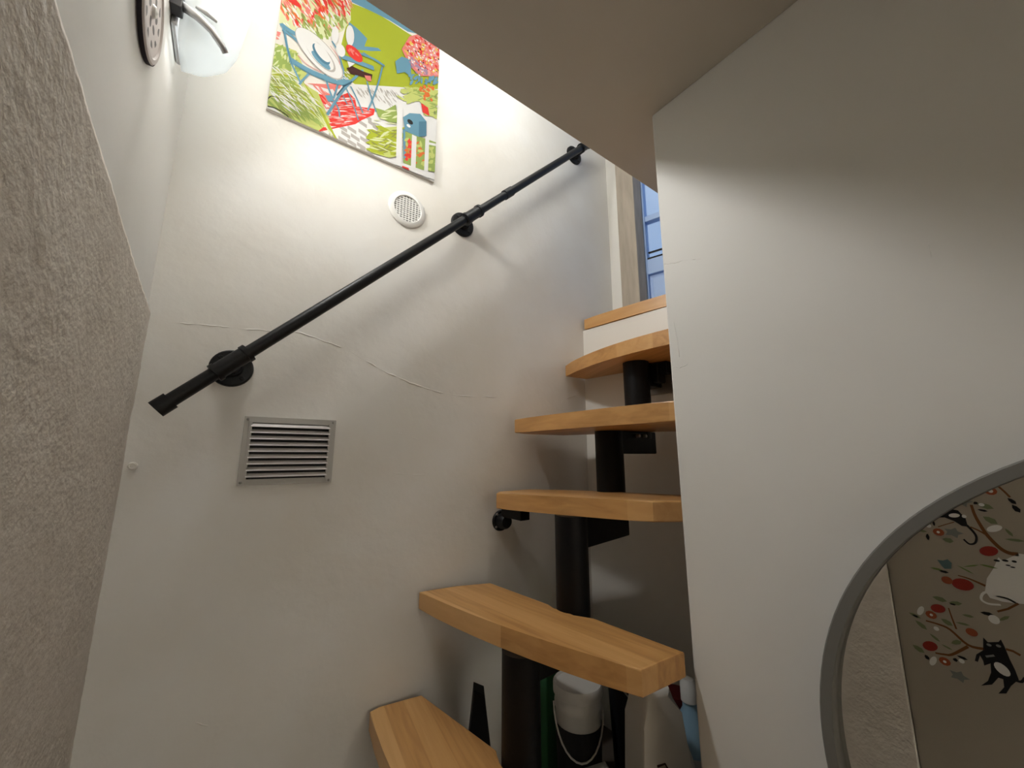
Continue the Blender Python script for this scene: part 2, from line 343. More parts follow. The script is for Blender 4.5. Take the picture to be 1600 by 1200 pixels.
# ------------------------------------------------------------------ handrail
A, B = Vector((-0.108, 0.935, 1.533)), Vector((1.062, 0.935, 2.700)); RD = (B-A).normalized()
rail = empty('handrail', (0.5, 1.0, 2.1), 'black iron pipe handrail rising along the white stair wall', 'handrail')
def rl(o): rel(o, rail); smooth_by_angle(o, 35); return o
bm = BM(); cyl(bm, A, B, 0.0128, 28); rl(new_obj('pipe', bm, 'pipe'))
bm = BM(); cyl(bm, A-RD*0.004, A+RD*0.022, 0.0165, 28); o = new_obj('end_cap', bm, 'pipe'); rl(o)
def on_rail(x): t = (x-A.x)/(B.x-A.x); return A+(B-A)*t
for x in (-0.010, 0.530, 1.045):
    p = on_rail(x)
    bm = BM(); lathe(bm, [(0, 0.008), (0.036, 0.008), (0.0385, 0.006), (0.0395, 0.0)], 36, TO_NY); fl = rl(new_obj('flange', bm, 'pipe', None, (x, YM-0.0003, p.z)))
    bm = BM(); cyl(bm, (0, -0.006, 0), (0, -0.022, 0), 0.021, 24, 0.0185); smooth_by_angle(new_obj('collar', bm, 'pipe', fl))
    for a in (45, 135, 225, 315):
        bm = BM(); lathe(bm, [(0, 0.0105), (0.0035, 0.010), (0.0045, 0.008)], 10, TO_NY); new_obj('screw', bm, 'pipe', fl, (0.029*math.cos(R_(a)), 0, 0.029*math.sin(R_(a))))
    bm = BM(); cyl(bm, p-RD*0.033, p+RD*0.033, 0.0165, 28)
    for s in (-1, 1): cyl(bm, p+RD*0.027*s, p+RD*0.036*s, 0.0185, 28)
    cyl(bm, p, (p.x, YM-0.018, p.z), 0.0155, 24); rl(new_obj('tee_fitting', bm, 'pipe'))
p = on_rail(0.663); bm = BM(); cyl(bm, p-RD*0.02, p+RD*0.02, 0.0152, 28); rl(new_obj('coupling', bm, 'pipe'))

# ------------------------------------------------------------------ louvred air vent
V = [(0.024, 1.53), (0.205, 1.532), (0.024, 1.388), (0.203, 1.387)]
vx0, vx1, vz0, vz1 = (V[0][0]+V[2][0])/2, (V[1][0]+V[3][0])/2, (V[2][1]+V[3][1])/2, (V[0][1]+V[1][1])/2
vent = empty('air_vent', ((vx0+vx1)/2, YM, vz0), 'rectangular grey metal louvred air vent on the white stair wall below the handrail', 'air vent')
bm = BM(); b = 0.0125
for x0, x1, z0, z1 in ((vx0, vx0+b, vz0, vz1), (vx1-b, vx1, vz0, vz1), (vx0+b, vx1-b, vz0, vz0+b), (vx0+b, vx1-b, vz1-b, vz1)): box(bm, x0, x1, YM-0.0062, YM-0.0002, z0, z1)
box(bm, vx0+0.009, vx0+b+0.002, YM-0.010, YM-0.004, vz0+0.009, vz1-0.009); box(bm, vx1-b-0.002, vx1-0.009, YM-0.010, YM-0.004, vz0+0.009, vz1-0.009)
rel(new_obj('frame', bm, 'alu'), vent)
bm = BM(); box(bm, vx0+b, vx1-b, YM-0.0012, YM-0.0004, vz0+b, vz1-b); rel(new_obj('backing', bm, 'dark'), vent)
bm = BM(); hh = (vz1-vz0-2*b)/9
prism(bm, [(-0.0010, 0.0), (-0.0035, -0.0002), (-0.0135, -hh*0.58), (-0.0125, -hh*0.62), (-0.010, -hh*0.62), (-0.0010, -0.0012)], -(vx1-vx0)/2+b, (vx1-vx0)/2-b)
bmesh.ops.transform(bm, matrix=Matrix(((0, 0, 1, 0), (1, 0, 0, 0), (0, 1, 0, 0), (0, 0, 0, 1))), verts=bm.verts)
first = None
for k in range(9):
    if first is None: o = first = new_obj('louvre', bm, 'alu_l')
    else: o = first.copy(); COL.objects.link(o)
    o.parent = vent; o.location = (0, 0, vz1-vz0-b-0.001-k*hh)
for x, z in ((vx0+0.006, vz0+0.006), (vx1-0.006, vz0+0.006), (vx0+0.006, vz1-0.006), (vx1-0.006, vz1-0.006)):
    bm = BM(); lathe(bm, [(0, 0.0082), (0.002, 0.0078), (0.0028, 0.006)], 10, TO_NY); rel(new_obj('screw', bm, 'screw', None, (x, YM, z)), vent)

# ------------------------------------------------------------------ round vents
rx, rz = [(0.35, 2.15)][0]
rv = empty('round_vent', (rx, YM, rz), 'round white plastic vent with perforated centre under the colourful print', 'air vent')
bm = BM(); lathe(bm, [(0.0395, 0.0), (0.0395, 0.006), (0.041, 0.0075), (0.050, 0.0065), (0.0545, 0.0035), (0.0555, 0.0)], 48, TO_NY); o = new_obj('ring', bm, 'plastic', rv, (0, -0.0003, 0)); smooth_by_angle(o)
bm = BM(); lathe(bm, [(0, 0.0012), (0.0395, 0.0012), (0.0395, 0.0003), (0, 0.0003)], 32, TO_NY); new_obj('backing', bm, flat('vent shadow grey', (0.10, 0.095, 0.09)), rv)
bm = BM(); st = 0.0092
for i in range(-5, 6):                                  # lattice bars left between the slots
    half = math.sqrt(max(0, 0.0395**2-(i*st*0.72)**2))
    if half > 0.004: box(bm, -half, half, -0.0048, -0.0022, i*st*0.72-0.0016, i*st*0.72+0.0016)
    x = (i+0.5)*st; half = math.sqrt(max(0, 0.0395**2-x*x))
    if half > 0.004 and abs(x) < 0.038: box(bm, x-0.0017, x+0.0017, -0.0046, -0.0022, -half, half)
new_obj('lattice', bm, 'plastic', rv)
pv = empty('wall_vent', (XL, 0.655, 2.065), 'ornate pierced round plate on the left wall beside the lit lamp', 'air vent')
bm = BM(); lathe(bm, [(0, 0.0), (0.066, 0.0), (0.0665, 0.005), (0.064, 0.0075), (0.058, 0.008), (0.056, 0.006), (0.0, 0.0055)], 48, FROM_X); o = new_obj('plate', bm, flat('pale plate', (0.62, 0.57, 0.54)), pv, (0.0003, 0, 0)); smooth_by_angle(o)
bm = BM(); lathe(bm, [(0.0660, 0.0005), (0.0674, 0.0005), (0.0674, 0.0055), (0.066, 0.0055)], 48, FROM_X); new_obj('edge_shade', bm, flat('rim shade', (0.03, 0.025, 0.03)), pv, (0.0003, 0, 0))  # thin black ring: the shadow at the plate's edge, put into colour
for ring_r, cnt, hr in ((0.022, 6, 0.0075), (0.043, 10, 0.0085)):
    for k in range(cnt):
        a = 2*math.pi*(k+0.3)/cnt
        bm = BM(); lathe(bm, [(0, 0.0058), (hr, 0.0058), (hr*0.9, 0.0062), (0, 0.0062)], 12, FROM_X); o = new_obj('scroll_opening', bm, flat('opening grey', (0.16, 0.15, 0.14)), pv, (0, ring_r*math.cos(a), ring_r*math.sin(a)))
        o.scale = (1, 1.0, 0.7); o.rotation_euler = (a+0.6, 0, 0)
bm = BM(); lathe(bm, [(0, 0.011), (0.007, 0.009), (0.009, 0.0055)], 16, FROM_X); new_obj('boss', bm, 'plastic', pv)

# ------------------------------------------------------------------ wall lamp
LY = 0.815
lamp = empty('wall_lamp', (XL, LY, 2.15), 'lit wall lamp with frosted glass shade and chrome arm in the upper left corner', 'lamp')
def shade_mesh():
    bm = BM(); rings = []; n = 22
    prof = [(0.030, 0.0), (0.062, 0.010), (0.082, 0.030), (0.092, 0.060), (0.098, 0.110), (0.104, 0.170), (0.110, 0.230), (0.114, 0.33)]  # projection from wall at height above base
    for pr, z in prof:
        ring = []
        hw = 0.052*min(1.0, 0.45+pr/0.11*0.6)
        for k in range(n+1):
            a = math.pi*k/n; ring.append(bm.verts.new((0.012+(pr-0.012)*math.sin(a)**0.75 if 0 < k < n else 0.012, -hw*math.cos(a), z)))
        rings.append(ring)
    for A_, B_ in zip(rings, rings[1:]):
        for k in range(n): bm.faces.new((A_[k], A_[k+1], B_[k+1], B_[k]))
    bm.faces.new(rings[0]); 
    return bm
o = new_obj('shade', shade_mesh(), 'shade', lamp, smooth=True)
md = o.modifiers.new('thick', 'SOLIDIFY'); md.thickness = 0.003
bm = BM(); box(bm, 0.0005, 0.011, -0.045, 0.045, 0.02, 0.30, 0.004); new_obj('backplate', bm, 'chrome', lamp)
bm = BM(); box(bm, 0.0, 0.016, -0.069, -0.045, 0.034, 0.066, 0.002); new_obj('mount', bm, flat('dark chrome', (0.05, 0.05, 0.055), 0.3), lamp)
bm = BM(); tube(bm, [(0.012, -0.060, 0.047), (0.035, -0.059, 0.042), (0.055, -0.054, 0.034), (0.072, -0.044, 0.022), (0.077, -0.038, 0.017)], [0.0075, 0.0068, 0.006, 0.0056, 0.005], 10); new_obj('arm', bm, 'chrome', lamp, smooth=True)
bm = BM(); tube(bm, [(0.03, -0.0545, 0.064), (0.045, -0.053, 0.064), (0.06, -0.048, 0.062)], [0.002, 0.0045, 0.002], 10); new_obj('clip', bm, flat('grey clip', (0.45, 0.45, 0.45), 0.4), lamp, smooth=True)
bm = BM(); lathe(bm, [(0, 0.0), (0.012, 0.0), (0.012, 0.03), (0, 0.03)], 16); new_obj('bulb_holder', bm, 'plastic', lamp, (0.032, 0.012, 0.25))
bm = BM(); bmesh.ops.create_uvsphere(bm, u_segments=16, v_segments=10, radius=0.017); new_obj('bulb', bm, mat('bulb glow', (1, 1, 1), emit=(1.0, 0.96, 0.9), estr=6), lamp, (0.032, 0.012, 0.295), smooth=True)
def lamp_light(name, kind, energy, loc, parent):
    ld = bpy.data.lights.new(name, kind); ld.energy = energy; ld.color = (1.0, 0.99, 0.97)
    lo = bpy.data.objects.new(name, ld); COL.objects.link(lo); lo.parent = parent; lo.location = loc; return lo, ld
lo, ld = lamp_light('bulb_light', 'POINT', LAMP_UP, (0.05, -0.02, 0.30), lamp); ld.shadow_soft_size = 0.02
lo, ld = lamp_light('glass_glow', 'AREA', LAMP_W, (0.085, -0.012, 0.28), lamp); ld.shape = 'RECTANGLE'; ld.size = 0.09; ld.size_y = 0.06; lo.rotation_euler = Vector((0.52, -0.73, -0.44)).to_track_quat('-Z', 'Y').to_euler()
# unseen pendant globe, added above the frame to brighten the stairwell
pd = empty('pendant_fill', (0.62, 0.66, 2.68), 'unseen white globe pendant added as fill light high in the stairwell above the picture', 'lamp')
bm = BM(); bmesh.ops.create_uvsphere(bm, u_segments=24, v_segments=14, radius=0.075); new_obj('globe', bm, 'shade', pd, (0, 0, 0.075), smooth=True)
bm = BM(); cyl(bm, (0, 0, 0.15), (0, 0, ZU-2.68-0.02), 0.003, 8); new_obj('cord', bm, 'plastic', pd)
bm = BM(); lathe(bm, [(0, ZU-2.681), (0.04, ZU-2.681), (0.04, ZU-2.70), (0, ZU-2.71)], 20); new_obj('ceiling_rose', bm, 'plastic', pd)
lo, ld = lamp_light('pendant_fill_light', 'POINT', PEND_FILL_W, (0, 0, 0.075), pd); ld.shadow_soft_size = 0.06
# unseen ceiling lamp, added behind the camera as fill light on the walls
hl = empty('hall_fill', (0.50, -2.1, ZC-0.09), 'unseen flush glass ceiling lamp added as fill light at the end of the hall behind the photographer', 'lamp')
bm = BM(); lathe(bm, [(0, 0.089), (0.11, 0.089), (0.115, 0.085), (0.115, 0.07), (0, 0.07)], 32); new_obj('base', bm, 'white', hl)
bm = BM(); lathe(bm, [(0.11, 0.07), (0.105, 0.04), (0.08, 0.015), (0.04, 0.003), (0, 0.0)], 32); new_obj('glass_bowl', bm, 'shade', hl, smooth=True)
lo, ld = lamp_light('hall_fill_light', 'POINT', HALL_FILL_W, (0, 0, 0.035), hl); ld.shadow_soft_size = 0.03

# ------------------------------------------------------------------ round mirror
MY, MZ, MX = -0.1742, 1.0873, 0.672
mir = empty('round_mirror', (XR, MY, MZ-0.41), 'large round mirror in a slim grey frame hanging on the right wall', 'mirror')
bm = BM(); lathe(bm, [(0.393, 0.006), (0.393, 0.0265), (0.394, 0.028), (0.4055, 0.028), (0.4072, 0.026), (0.4072, 0.0005), (0.390, 0.0005), (0.390, 0.006), (0.393, 0.006)], 128, Matrix.Rotation(R_(-90), 4, 'Y'))
o = new_obj('frame', bm, 'mframe', mir, (0, 0, 0.41)); smooth_by_angle(o)
bm = BM(); lathe(bm, [(0, 0.009), (0.3925, 0.009), (0.3925, 0.0065), (0, 0.0065)], 128, Matrix.Rotation(R_(-90), 4, 'Y')); new_obj('glass', bm, 'mirror', mir, (0, 0, 0.41))

# ------------------------------------------------------------------ flat print helpers (2-D shapes)
def ribbon(pts, w0, w1=None, n=0):
    w1 = w0 if w1 is None else w1
    P = [Vector((x, y, 0)) for x, y in pts]
    if n:                                              # smooth the path
        Q = []
        for i in range(len(P)-1):
            p0, p1, p2, p3 = P[max(i-1, 0)], P[i], P[i+1], P[min(i+2, len(P)-1)]
            for k in range(n):
                t = k/n; Q.append(0.5*((2*p1)+(p2-p0)*t+(2*p0-5*p1+4*p2-p3)*t*t+(3*p1-p0-3*p2+p3)*t**3))
        Q.append(P[-1]); P = Q
    l, r = [], []
    for i, p in enumerate(P):
        t = P[min(i+1, len(P)-1)]-P[max(i-1, 0)]
        if t.length < 1e-9: t = Vector((1, 0, 0))
        nrm = Vector((-t.y, t.x, 0)).normalized()*((w0+(w1-w0)*i/(len(P)-1))/2)
        l.append((p+nrm)[:2]); r.append((p-nrm)[:2])
    return [[l[i], l[i+1], r[i+1], r[i]] for i in range(len(l)-1)]
def ell(c, rx, ry, rot=0.0, n=16):
    ca, sa = math.cos(R_(rot)), math.sin(R_(rot))
    return [[(c[0]+rx*math.cos(2*math.pi*k/n)*ca-ry*math.sin(2*math.pi*k/n)*sa, c[1]+rx*math.cos(2*math.pi*k/n)*sa+ry*math.sin(2*math.pi*k/n)*ca) for k in range(n)]]
def leaf(c, L, wd, rot): return [[(c[0]+(x*math.cos(R_(rot))-y*math.sin(R_(rot))), c[1]+(x*math.sin(R_(rot))+y*math.cos(R_(rot)))) for x, y in ((-L/2, 0), (-L/5, wd/2), (L/5, wd*0.42), (L/2, 0), (L/5, -wd*0.42), (-L/5, -wd/2))]]
def inside(p, poly):
    r = False; n = len(poly)
    for i in range(n):
        (x1, y1), (x2, y2) = poly[i], poly[(i+1) % n]
        if (y1 > p[1]) != (y2 > p[1]) and p[0] < (x2-x1)*(p[1]-y1)/(y2-y1)+x1: r = not r
    return r
def scatter(poly, n):
    xs = [p[0] for p in poly]; ys = [p[1] for p in poly]; out = []
    while len(out) < n:
        p = (random.uniform(min(xs), max(xs)), random.uniform(min(ys), max(ys)))
        if inside(p, poly): out.append(p)
    return out

# ------------------------------------------------------------------ garden print on the stair wall
PW, PH = 0.437, 0.62
pos = empty('garden_print', (-0.010, YM, 2.27), 'unframed colourful garden print of blue chair, hat and plants high on the stair wall', 'print')
bm = BM(); box(bm, 0, PW, -0.008, -0.0004, 0, PH, 0.001); new_obj('canvas', bm, flat('print cream', (0.62, 0.59, 0.54)), pos)
LAYER = [0]
def clip_poly(p):
    def cut(p, ax, lim, sgn):
        out = []
        for i in range(len(p)):
            a, b = p[i-1], p[i]; ia, ib = (a[ax]-lim)*sgn >= 0, (b[ax]-lim)*sgn >= 0
            if ia != ib:
                t = (lim-a[ax])/(b[ax]-a[ax]); out.append((a[0]+(b[0]-a[0])*t, a[1]+(b[1]-a[1])*t))
            if ib: out.append(b)
        return out
    for ax, lim, s in ((0, 0.001, 1), (0, PW-0.001, -1), (1, 0.001, 1), (1, PH-0.001, -1)):
        p = cut(p, ax, lim, s)
        if len(p) < 3: return None
    return p
PC = {'lime': (0.40, 0.46, 0.03), 'blue': (0.14, 0.31, 0.42), 'red': (0.72, 0.045, 0.035), 'orange': (0.72, 0.16, 0.035), 'pink': (0.80, 0.34, 0.34), 'salmon': (0.78, 0.22, 0.19),
      'leaf': (0.30, 0.40, 0.10), 'pale_green': (0.55, 0.60, 0.18), 'cream_green': (0.70, 0.74, 0.42), 'olive': (0.26, 0.27, 0.07), 'white': (0.82, 0.81, 0.80), 'grey': (0.46, 0.43, 0.40),
      'navy': (0.035, 0.09, 0.14), 'brown': (0.06, 0.018, 0.015), 'mauve': (0.38, 0.25, 0.36), 'yellow': (0.78, 0.52, 0.10), 'black': (0.02, 0.02, 0.02), 'teal': (0.08, 0.20, 0.29)}
def ink(name, *shapes):
    """shapes: (colour, [polygons]); each call makes one printed part, later shapes lie over earlier ones"""
    bm = BM(); mats = []
    for c, polys in shapes:
        if c not in mats: mats.append(c)
        for p in polys:
            p = clip_poly(p)
            if not p: continue
            LAYER[0] += 1
            try: f = bm.faces.new([bm.verts.new((u, -0.0081-0.0000012*LAYER[0], v)) for u, v in p]); f.material_index = mats.index(c)
            except Exception: pass
    me = bpy.data.meshes.new(name); bm.to_mesh(me); bm.free()
    for c in mats: me.materials.append(flat('print '+c, tuple(v*0.74 for v in PC[c])))
    o = bpy.data.objects.new(name, me); COL.objects.link(o); o.parent = pos
    return o
def strokes(poly, n, L, wd, rot, jit=25): 
    out = []
    for p in scatter(poly, n): out += leaf(p, L*random.uniform(0.6, 1.4), wd*random.uniform(0.6, 1.4), rot+random.uniform(-jit, jit))
    return out
field = [(0.138, 0.474), (0.164, 0.452), (0.229, 0.472), (0.275, 0.475), (0.319, 0.474), (0.364, 0.476), (0.439, 0.48), (0.444, 0.342), (0.358, 0.283), (0.258, 0.222), (0.191, 0.194), (0.158, 0.205), (0.145, 0.272), (0.157, 0.386)]
ink('printed_lawn', ('lime', [field]),
    ('blue', [[(0.153, 0.487), (0.196, 0.496), (0.254, 0.504), (0.317, 0.508), (0.368, 0.498), (0.328, 0.479), (0.27, 0.477), (0.216, 0.467), (0.164, 0.455)]]),
    ('blue', [[(0.161, 0.384), (0.187, 0.378), (0.213, 0.365), (0.207, 0.334), (0.245, 0.356), (0.254, 0.352), (0.224, 0.33), (0.183, 0.306), (0.164, 0.286), (0.16, 0.341)]]),
    ('cream_green', ribbon([(0.191, 0.497), (0.25, 0.506), (0.316, 0.514), (0.368, 0.512), (0.432, 0.506)], 0.006)),
    ('pink', strokes([(0.191, 0.508), (0.204, 0.503), (0.316, 0.52), (0.357, 0.51), (0.367, 0.524), (0.286, 0.531)], 30, 0.012, 0.004, -30)))
ink('printed_sky_flowers', ('pale_green', [[(-0.023, -0.097), (0.007, 0.282), (0.055, 0.256), (0.116, 0.292), (0.169, 0.391), (0.156, 0.511), (0.17, 0.881), (-0.05, 0.636)]][:0]),
    ('cream_green', [[(-0.006, 0.42), (0.003, 0.254), (0.055, 0.258), (0.112, 0.291), (0.148, 0.342), (0.166, 0.394), (0.148, 0.561)]]),
    ('salmon', strokes([(-0.006, 0.42), (0.002, 0.268), (0.054, 0.274), (0.111, 0.306), (0.146, 0.362), (0.165, 0.403), (0.148, 0.561)], 150, 0.026, 0.006, -55)),
    ('red', strokes([(-0.002, 0.422), (0.006, 0.3), (0.054, 0.274), (0.107, 0.352), (0.161, 0.384), (0.148, 0.561)], 60, 0.026, 0.008, -60)),
    ('orange', strokes([(-0.006, 0.42), (0.002, 0.268), (0.054, 0.274), (0.124, 0.334), (0.148, 0.561)], 70, 0.024, 0.006, -50)),
    ('leaf', strokes([(0.051, 0.307), (0.055, 0.258), (0.112, 0.291), (0.162, 0.374), (0.135, 0.396), (0.085, 0.344)], 60, 0.02, 0.006, -65)),
    ('white', strokes([(-0.006, 0.42), (0.003, 0.254), (0.055, 0.258), (0.112, 0.291), (0.161, 0.389), (0.148, 0.561)], 70, 0.018, 0.0045, -55)),
    ('olive', strokes([(-0.006, 0.42), (0.005, 0.27), (0.054, 0.27), (0.111, 0.301), (0.16, 0.394), (0.148, 0.561)], 50, 0.018, 0.004, -50)), ('red', ell([(0.022, 0.343)][0], 0.024, 0.010, -10)), ('red', strokes([(0.065, 0.485), (0.071, 0.374), (0.111, 0.407), (0.098, 0.515)], 14, 0.03, 0.01, -60)))
ink('printed_left_foliage', ('pale_green', [[(-0.001, 0.19), (0.046, 0.2), (0.075, 0.149), (0.068, 0.107), (0.001, 0.063), (-0.002, 0.133)]]),
    ('leaf', strokes([(0, 0.185), (0.039, 0.196), (0.063, 0.131), (0.005, 0.093)], 60, 0.028, 0.008, 65)),
    ('cream_green', strokes([(0, 0.185), (0.046, 0.2), (0.067, 0.124), (0.004, 0.074)], 30, 0.022, 0.005, 70)),
    ('salmon', strokes([(-0.001, 0.227), (0.011, 0.237), (0.008, 0.201), (0.001, 0.201)], 8, 0.010, 0.005, 0)))
brick = []
for r in range(7):
    for c in range(9):
        x, y = 360+c*66+(r % 2)*33+r*6, 700+r*44+c*24
        brick.append((x, y))
ink('printed_paving', ('white', [[(0.068, 0.107), (0.191, 0.194), (0.444, 0.339), (0.457, -0.013), (0.018, -0.208), (-0.001, -0.009), (0.077, 0.002)]]),
    ('grey', [[(u+dx, v+dy) for dx, dy in ((-0.012, 0.0075), (0.011, 0.0025), (0.0118, -0.0085), (-0.0112, -0.0035))] for u, v in [(0.106, -0.005), (0.128, 0), (0.15, 0.001), (0.173, 0.006), (0.196, 0.009), (0.22, 0.012), (0.121, -0.015), (0.144, -0.014), (0.166, -0.011), (0.189, -0.009), (0.213, -0.006), (0.137, -0.027), (0.17, 0.041), (0.193, 0.049), (0.221, 0.055), (0.179, 0.026), (0.203, 0.03), (0.227, 0.035), (0.219, 0.083), (0.244, 0.097), (0.23, 0.11), (0.257, 0.09), (0.229, 0), (0.246, -0.001), (0.16, -0.031), (0.191, -0.029)]]),
    ('grey', strokes([(0.196, 0.185), (0.302, 0.243), (0.322, 0.228), (0.296, 0.185), (0.26, 0.184), (0.201, 0.163)], 70, 0.016, 0.003, -45, 12)))
ink('printed_red_shade', ('red', [[(0.09, -0.002), (0.11, 0.035), (0.138, 0.06), (0.152, 0.129), (0.177, 0.158), (0.194, 0.148), (0.2, 0.127), (0.249, 0.149), (0.246, 0.127), (0.215, 0.091), (0.2, 0.07), (0.113, -0.003)]]),
    ('salmon', [[(0.077, 0.122), (0.116, 0.145), (0.16, 0.176), (0.154, 0.155), (0.128, 0.136), (0.102, 0.129)]]),
    ('red', [[(0.09, 0.102), (0.115, 0.111), (0.131, 0.099), (0.124, 0.086), (0.098, 0.088)]]),
    ('white', strokes([(0.11, 0.035), (0.152, 0.122), (0.178, 0.153), (0.2, 0.127), (0.237, 0.136), (0.199, 0.077), (0.12, 0.008)], 60, 0.026, 0.0022, 28, 12)),
    ('salmon', strokes([(0.104, 0.017), (0.152, 0.122), (0.2, 0.127), (0.237, 0.136), (0.192, 0.067), (0.12, 0.008)], 30, 0.03, 0.004, 25, 15)),
    ('salmon', strokes([(0.068, 0.107), (0.146, 0.157), (0.144, 0.078), (0.085, 0.075)], 30, 0.03, 0.004, -35, 12)))
fern = []
fern2 = []
for k in range(17):
    a = k/16
    fern += ribbon([(0.0+0.004*k*0.2, 0.10-0.055*a), (0.05+0.03*a, 0.118-0.062*a+0.014*math.sin(k)), (0.10+0.045*a, 0.085-0.07*a), (0.125+0.04*a, 0.045-0.062*a)], 0.007, 0.003, 5)
    fern2 += ribbon([(0.0, 0.102-0.062*a), (0.045+0.03*a, 0.121-0.07*a+0.014*math.sin(k*1.7)), (0.09+0.045*a, 0.09-0.075*a), (0.115+0.04*a, 0.05-0.066*a)], 0.0028, 0.001, 5)
ink('printed_fern', ('pale_green', [[(-0.002, 0.111), (0.028, 0.135), (0.067, 0.116), (0.104, 0.111), (0.139, 0.042), (0.113, -0.001), (0.062, -0.02), (0.002, 0.002)]]), ('leaf', strokes([(0, 0.098), (0.029, 0.122), (0.068, 0.107), (0.105, 0.093), (0.125, 0.034), (0.061, -0.008), (0.005, 0.012)], 90, 0.03, 0.005, -35)),
    ('lime', fern), ('cream_green', fern2), ('leaf', strokes([(0.001, 0.099), (0.029, 0.122), (0.068, 0.107), (0.119, 0.063), (0.061, -0.003), (0.006, 0.013)], 60, 0.03, 0.003, -32)), ('olive', strokes([(0.006, 0.084), (0.03, 0.109), (0.07, 0.089), (0.109, 0.048), (0.06, 0.001), (0.009, 0.015)], 30, 0.03, 0.0025, -32)), ('white', strokes([(0.002, 0.122), (0.028, 0.135), (0.067, 0.116), (0.118, 0.072), (0.059, 0.018), (0.008, 0.032)], 45, 0.026, 0.003, -30)),
    ('white', [[(-0.002, 0.004), (0.013, 0.009), (0.043, 0), (0.065, -0.018), (0.045, -0.017), (-0.001, -0.015)]]),
    ('black', ribbon([(0.002, 0.006), (0.019, 0.01), (0.043, 0.004), (0.062, -0.014)], 0.0035, 0.002, 4)+ribbon([(-0.001, -0.008), (0.014, -0.004), (0.034, -0.01), (0.051, -0.013)], 0.003, 0.0015, 4)+ribbon([(-0.001, 0.022), (0.007, 0.038), (0.023, 0.041)], 0.003, 0.001, 4)))
ch = []
for path, wd in (([(0.005, 0.253), (0.015, 0.239), (0.026, 0.195), (0.04, 0.153)], 0.0042), ([(0.007, 0.252), (0.031, 0.247), (0.052, 0.249)], 0.009), ([(0.011, 0.239), (0.036, 0.234), (0.053, 0.225)], 0.006), ([(0.04, 0.153), (0.052, 0.133), (0.064, 0.111)], 0.0035), ([(0.079, 0.151), (0.067, 0.124), (0.061, 0.107)], 0.0035),
                 ([(0.035, 0.164), (0.074, 0.16), (0.111, 0.163), (0.152, 0.174), (0.176, 0.197)], 0.012), ([(0.115, 0.179), (0.125, 0.144), (0.139, 0.114)], 0.004), ([(0.151, 0.19), (0.146, 0.148), (0.141, 0.115)], 0.0035), ([(0.208, 0.252), (0.175, 0.184), (0.155, 0.134), (0.13, 0.058)], 0.0045), ([(0.125, 0.105), (0.137, 0.113)], 0.012),
                 ([(0.124, 0.288), (0.141, 0.265), (0.156, 0.224)], 0.0035), ([(0.156, 0.224), (0.163, 0.188), (0.175, 0.184)], 0.0045), ([(0.137, 0.113), (0.154, 0.094), (0.16, 0.069)], 0.003)): ch += ribbon(path, wd*1.35, None, 4)
ink('printed_chair', ('blue', ch), ('teal', ribbon([(0.013, 0.238), (0.026, 0.195), (0.04, 0.153)], 0.002, None, 4)+ribbon([(0.046, 0.158), (0.078, 0.154), (0.115, 0.157)], 0.002, None, 4)+ribbon([(0.161, 0.167), (0.179, 0.189)], 0.006)),
    ('navy', ribbon([(0.148, 0.129), (0.164, 0.169), (0.183, 0.196)], 0.003)), ('white', strokes([(0.124, 0.187), (0.173, 0.22), (0.174, 0.196), (0.129, 0.171)], 14, 0.012, 0.003, -20)))
hat = [(0.098, 0.228)][0]
ink('printed_hat', ('grey', ell((hat[0]+0.001, hat[1]-0.001), 0.0705, 0.0405, -38, 28)), ('white', ell(hat, 0.068, 0.038, -38, 28)), ('grey', ell((hat[0]+0.003, hat[1]-0.004), 0.045, 0.026, -40, 24)), ('white', ell((hat[0], hat[1]-0.002), 0.043, 0.024, -40, 24)),
    ('blue', ell([(0.103, 0.21)][0], 0.027, 0.012, -30)), ('teal', ell([(0.102, 0.229)][0], 0.028, 0.0165, -48, 24)), ('white', ell([(0.104, 0.235)][0], 0.025, 0.0145, -48, 24)),
    ('pink', ribbon([(0.05, 0.189), (0.073, 0.176), (0.106, 0.175)], 0.002, None, 4)+ribbon([(0.121, 0.27), (0.142, 0.25), (0.148, 0.229)], 0.002, None, 4)))
tb = []
for path, wd in (([(0.204, 0.308), (0.266, 0.305)], 0.004), ([(0.184, 0.296), (0.235, 0.308), (0.266, 0.305)], 0.005), ([(0.15, 0.256), (0.186, 0.266), (0.237, 0.277)], 0.010), ([(0.26, 0.299), (0.252, 0.237), (0.239, 0.171), (0.229, 0.131)], 0.0032), ([(0.221, 0.222), (0.237, 0.175), (0.252, 0.14)], 0.003), ([(0.18, 0.179), (0.198, 0.151), (0.217, 0.115)], 0.003),
                 ([(0.169, 0.167), (0.187, 0.134), (0.207, 0.086)], 0.0026), ([(0.163, 0.138), (0.176, 0.117)], 0.0022)): tb += ribbon(path, wd*1.35, None, 3)
ink('printed_table', ('blue', tb), ('brown', [[(0.166, 0.229), (0.179, 0.245), (0.208, 0.247), (0.234, 0.254), (0.233, 0.235), (0.209, 0.23), (0.177, 0.218)]]), ('salmon', [[(0.213, 0.237), (0.23, 0.246), (0.233, 0.23), (0.22, 0.224)]]),
    ('white', ell([(0.167, 0.339)][0], 0.011, 0.034, 2)+ell([(0.13, 0.313)][0], 0.009, 0.028, 0)+ell([(0.147, 0.274)][0], 0.012, 0.02, 0)+[[(0.166, 0.252), (0.186, 0.258), (0.172, 0.235)]]),
    ('red', ell([(0.182, 0.289)][0], 0.025, 0.019, -35)), ('salmon', strokes([(0.159, 0.293), (0.175, 0.3), (0.193, 0.291), (0.172, 0.282)], 10, 0.01, 0.004, -40)))
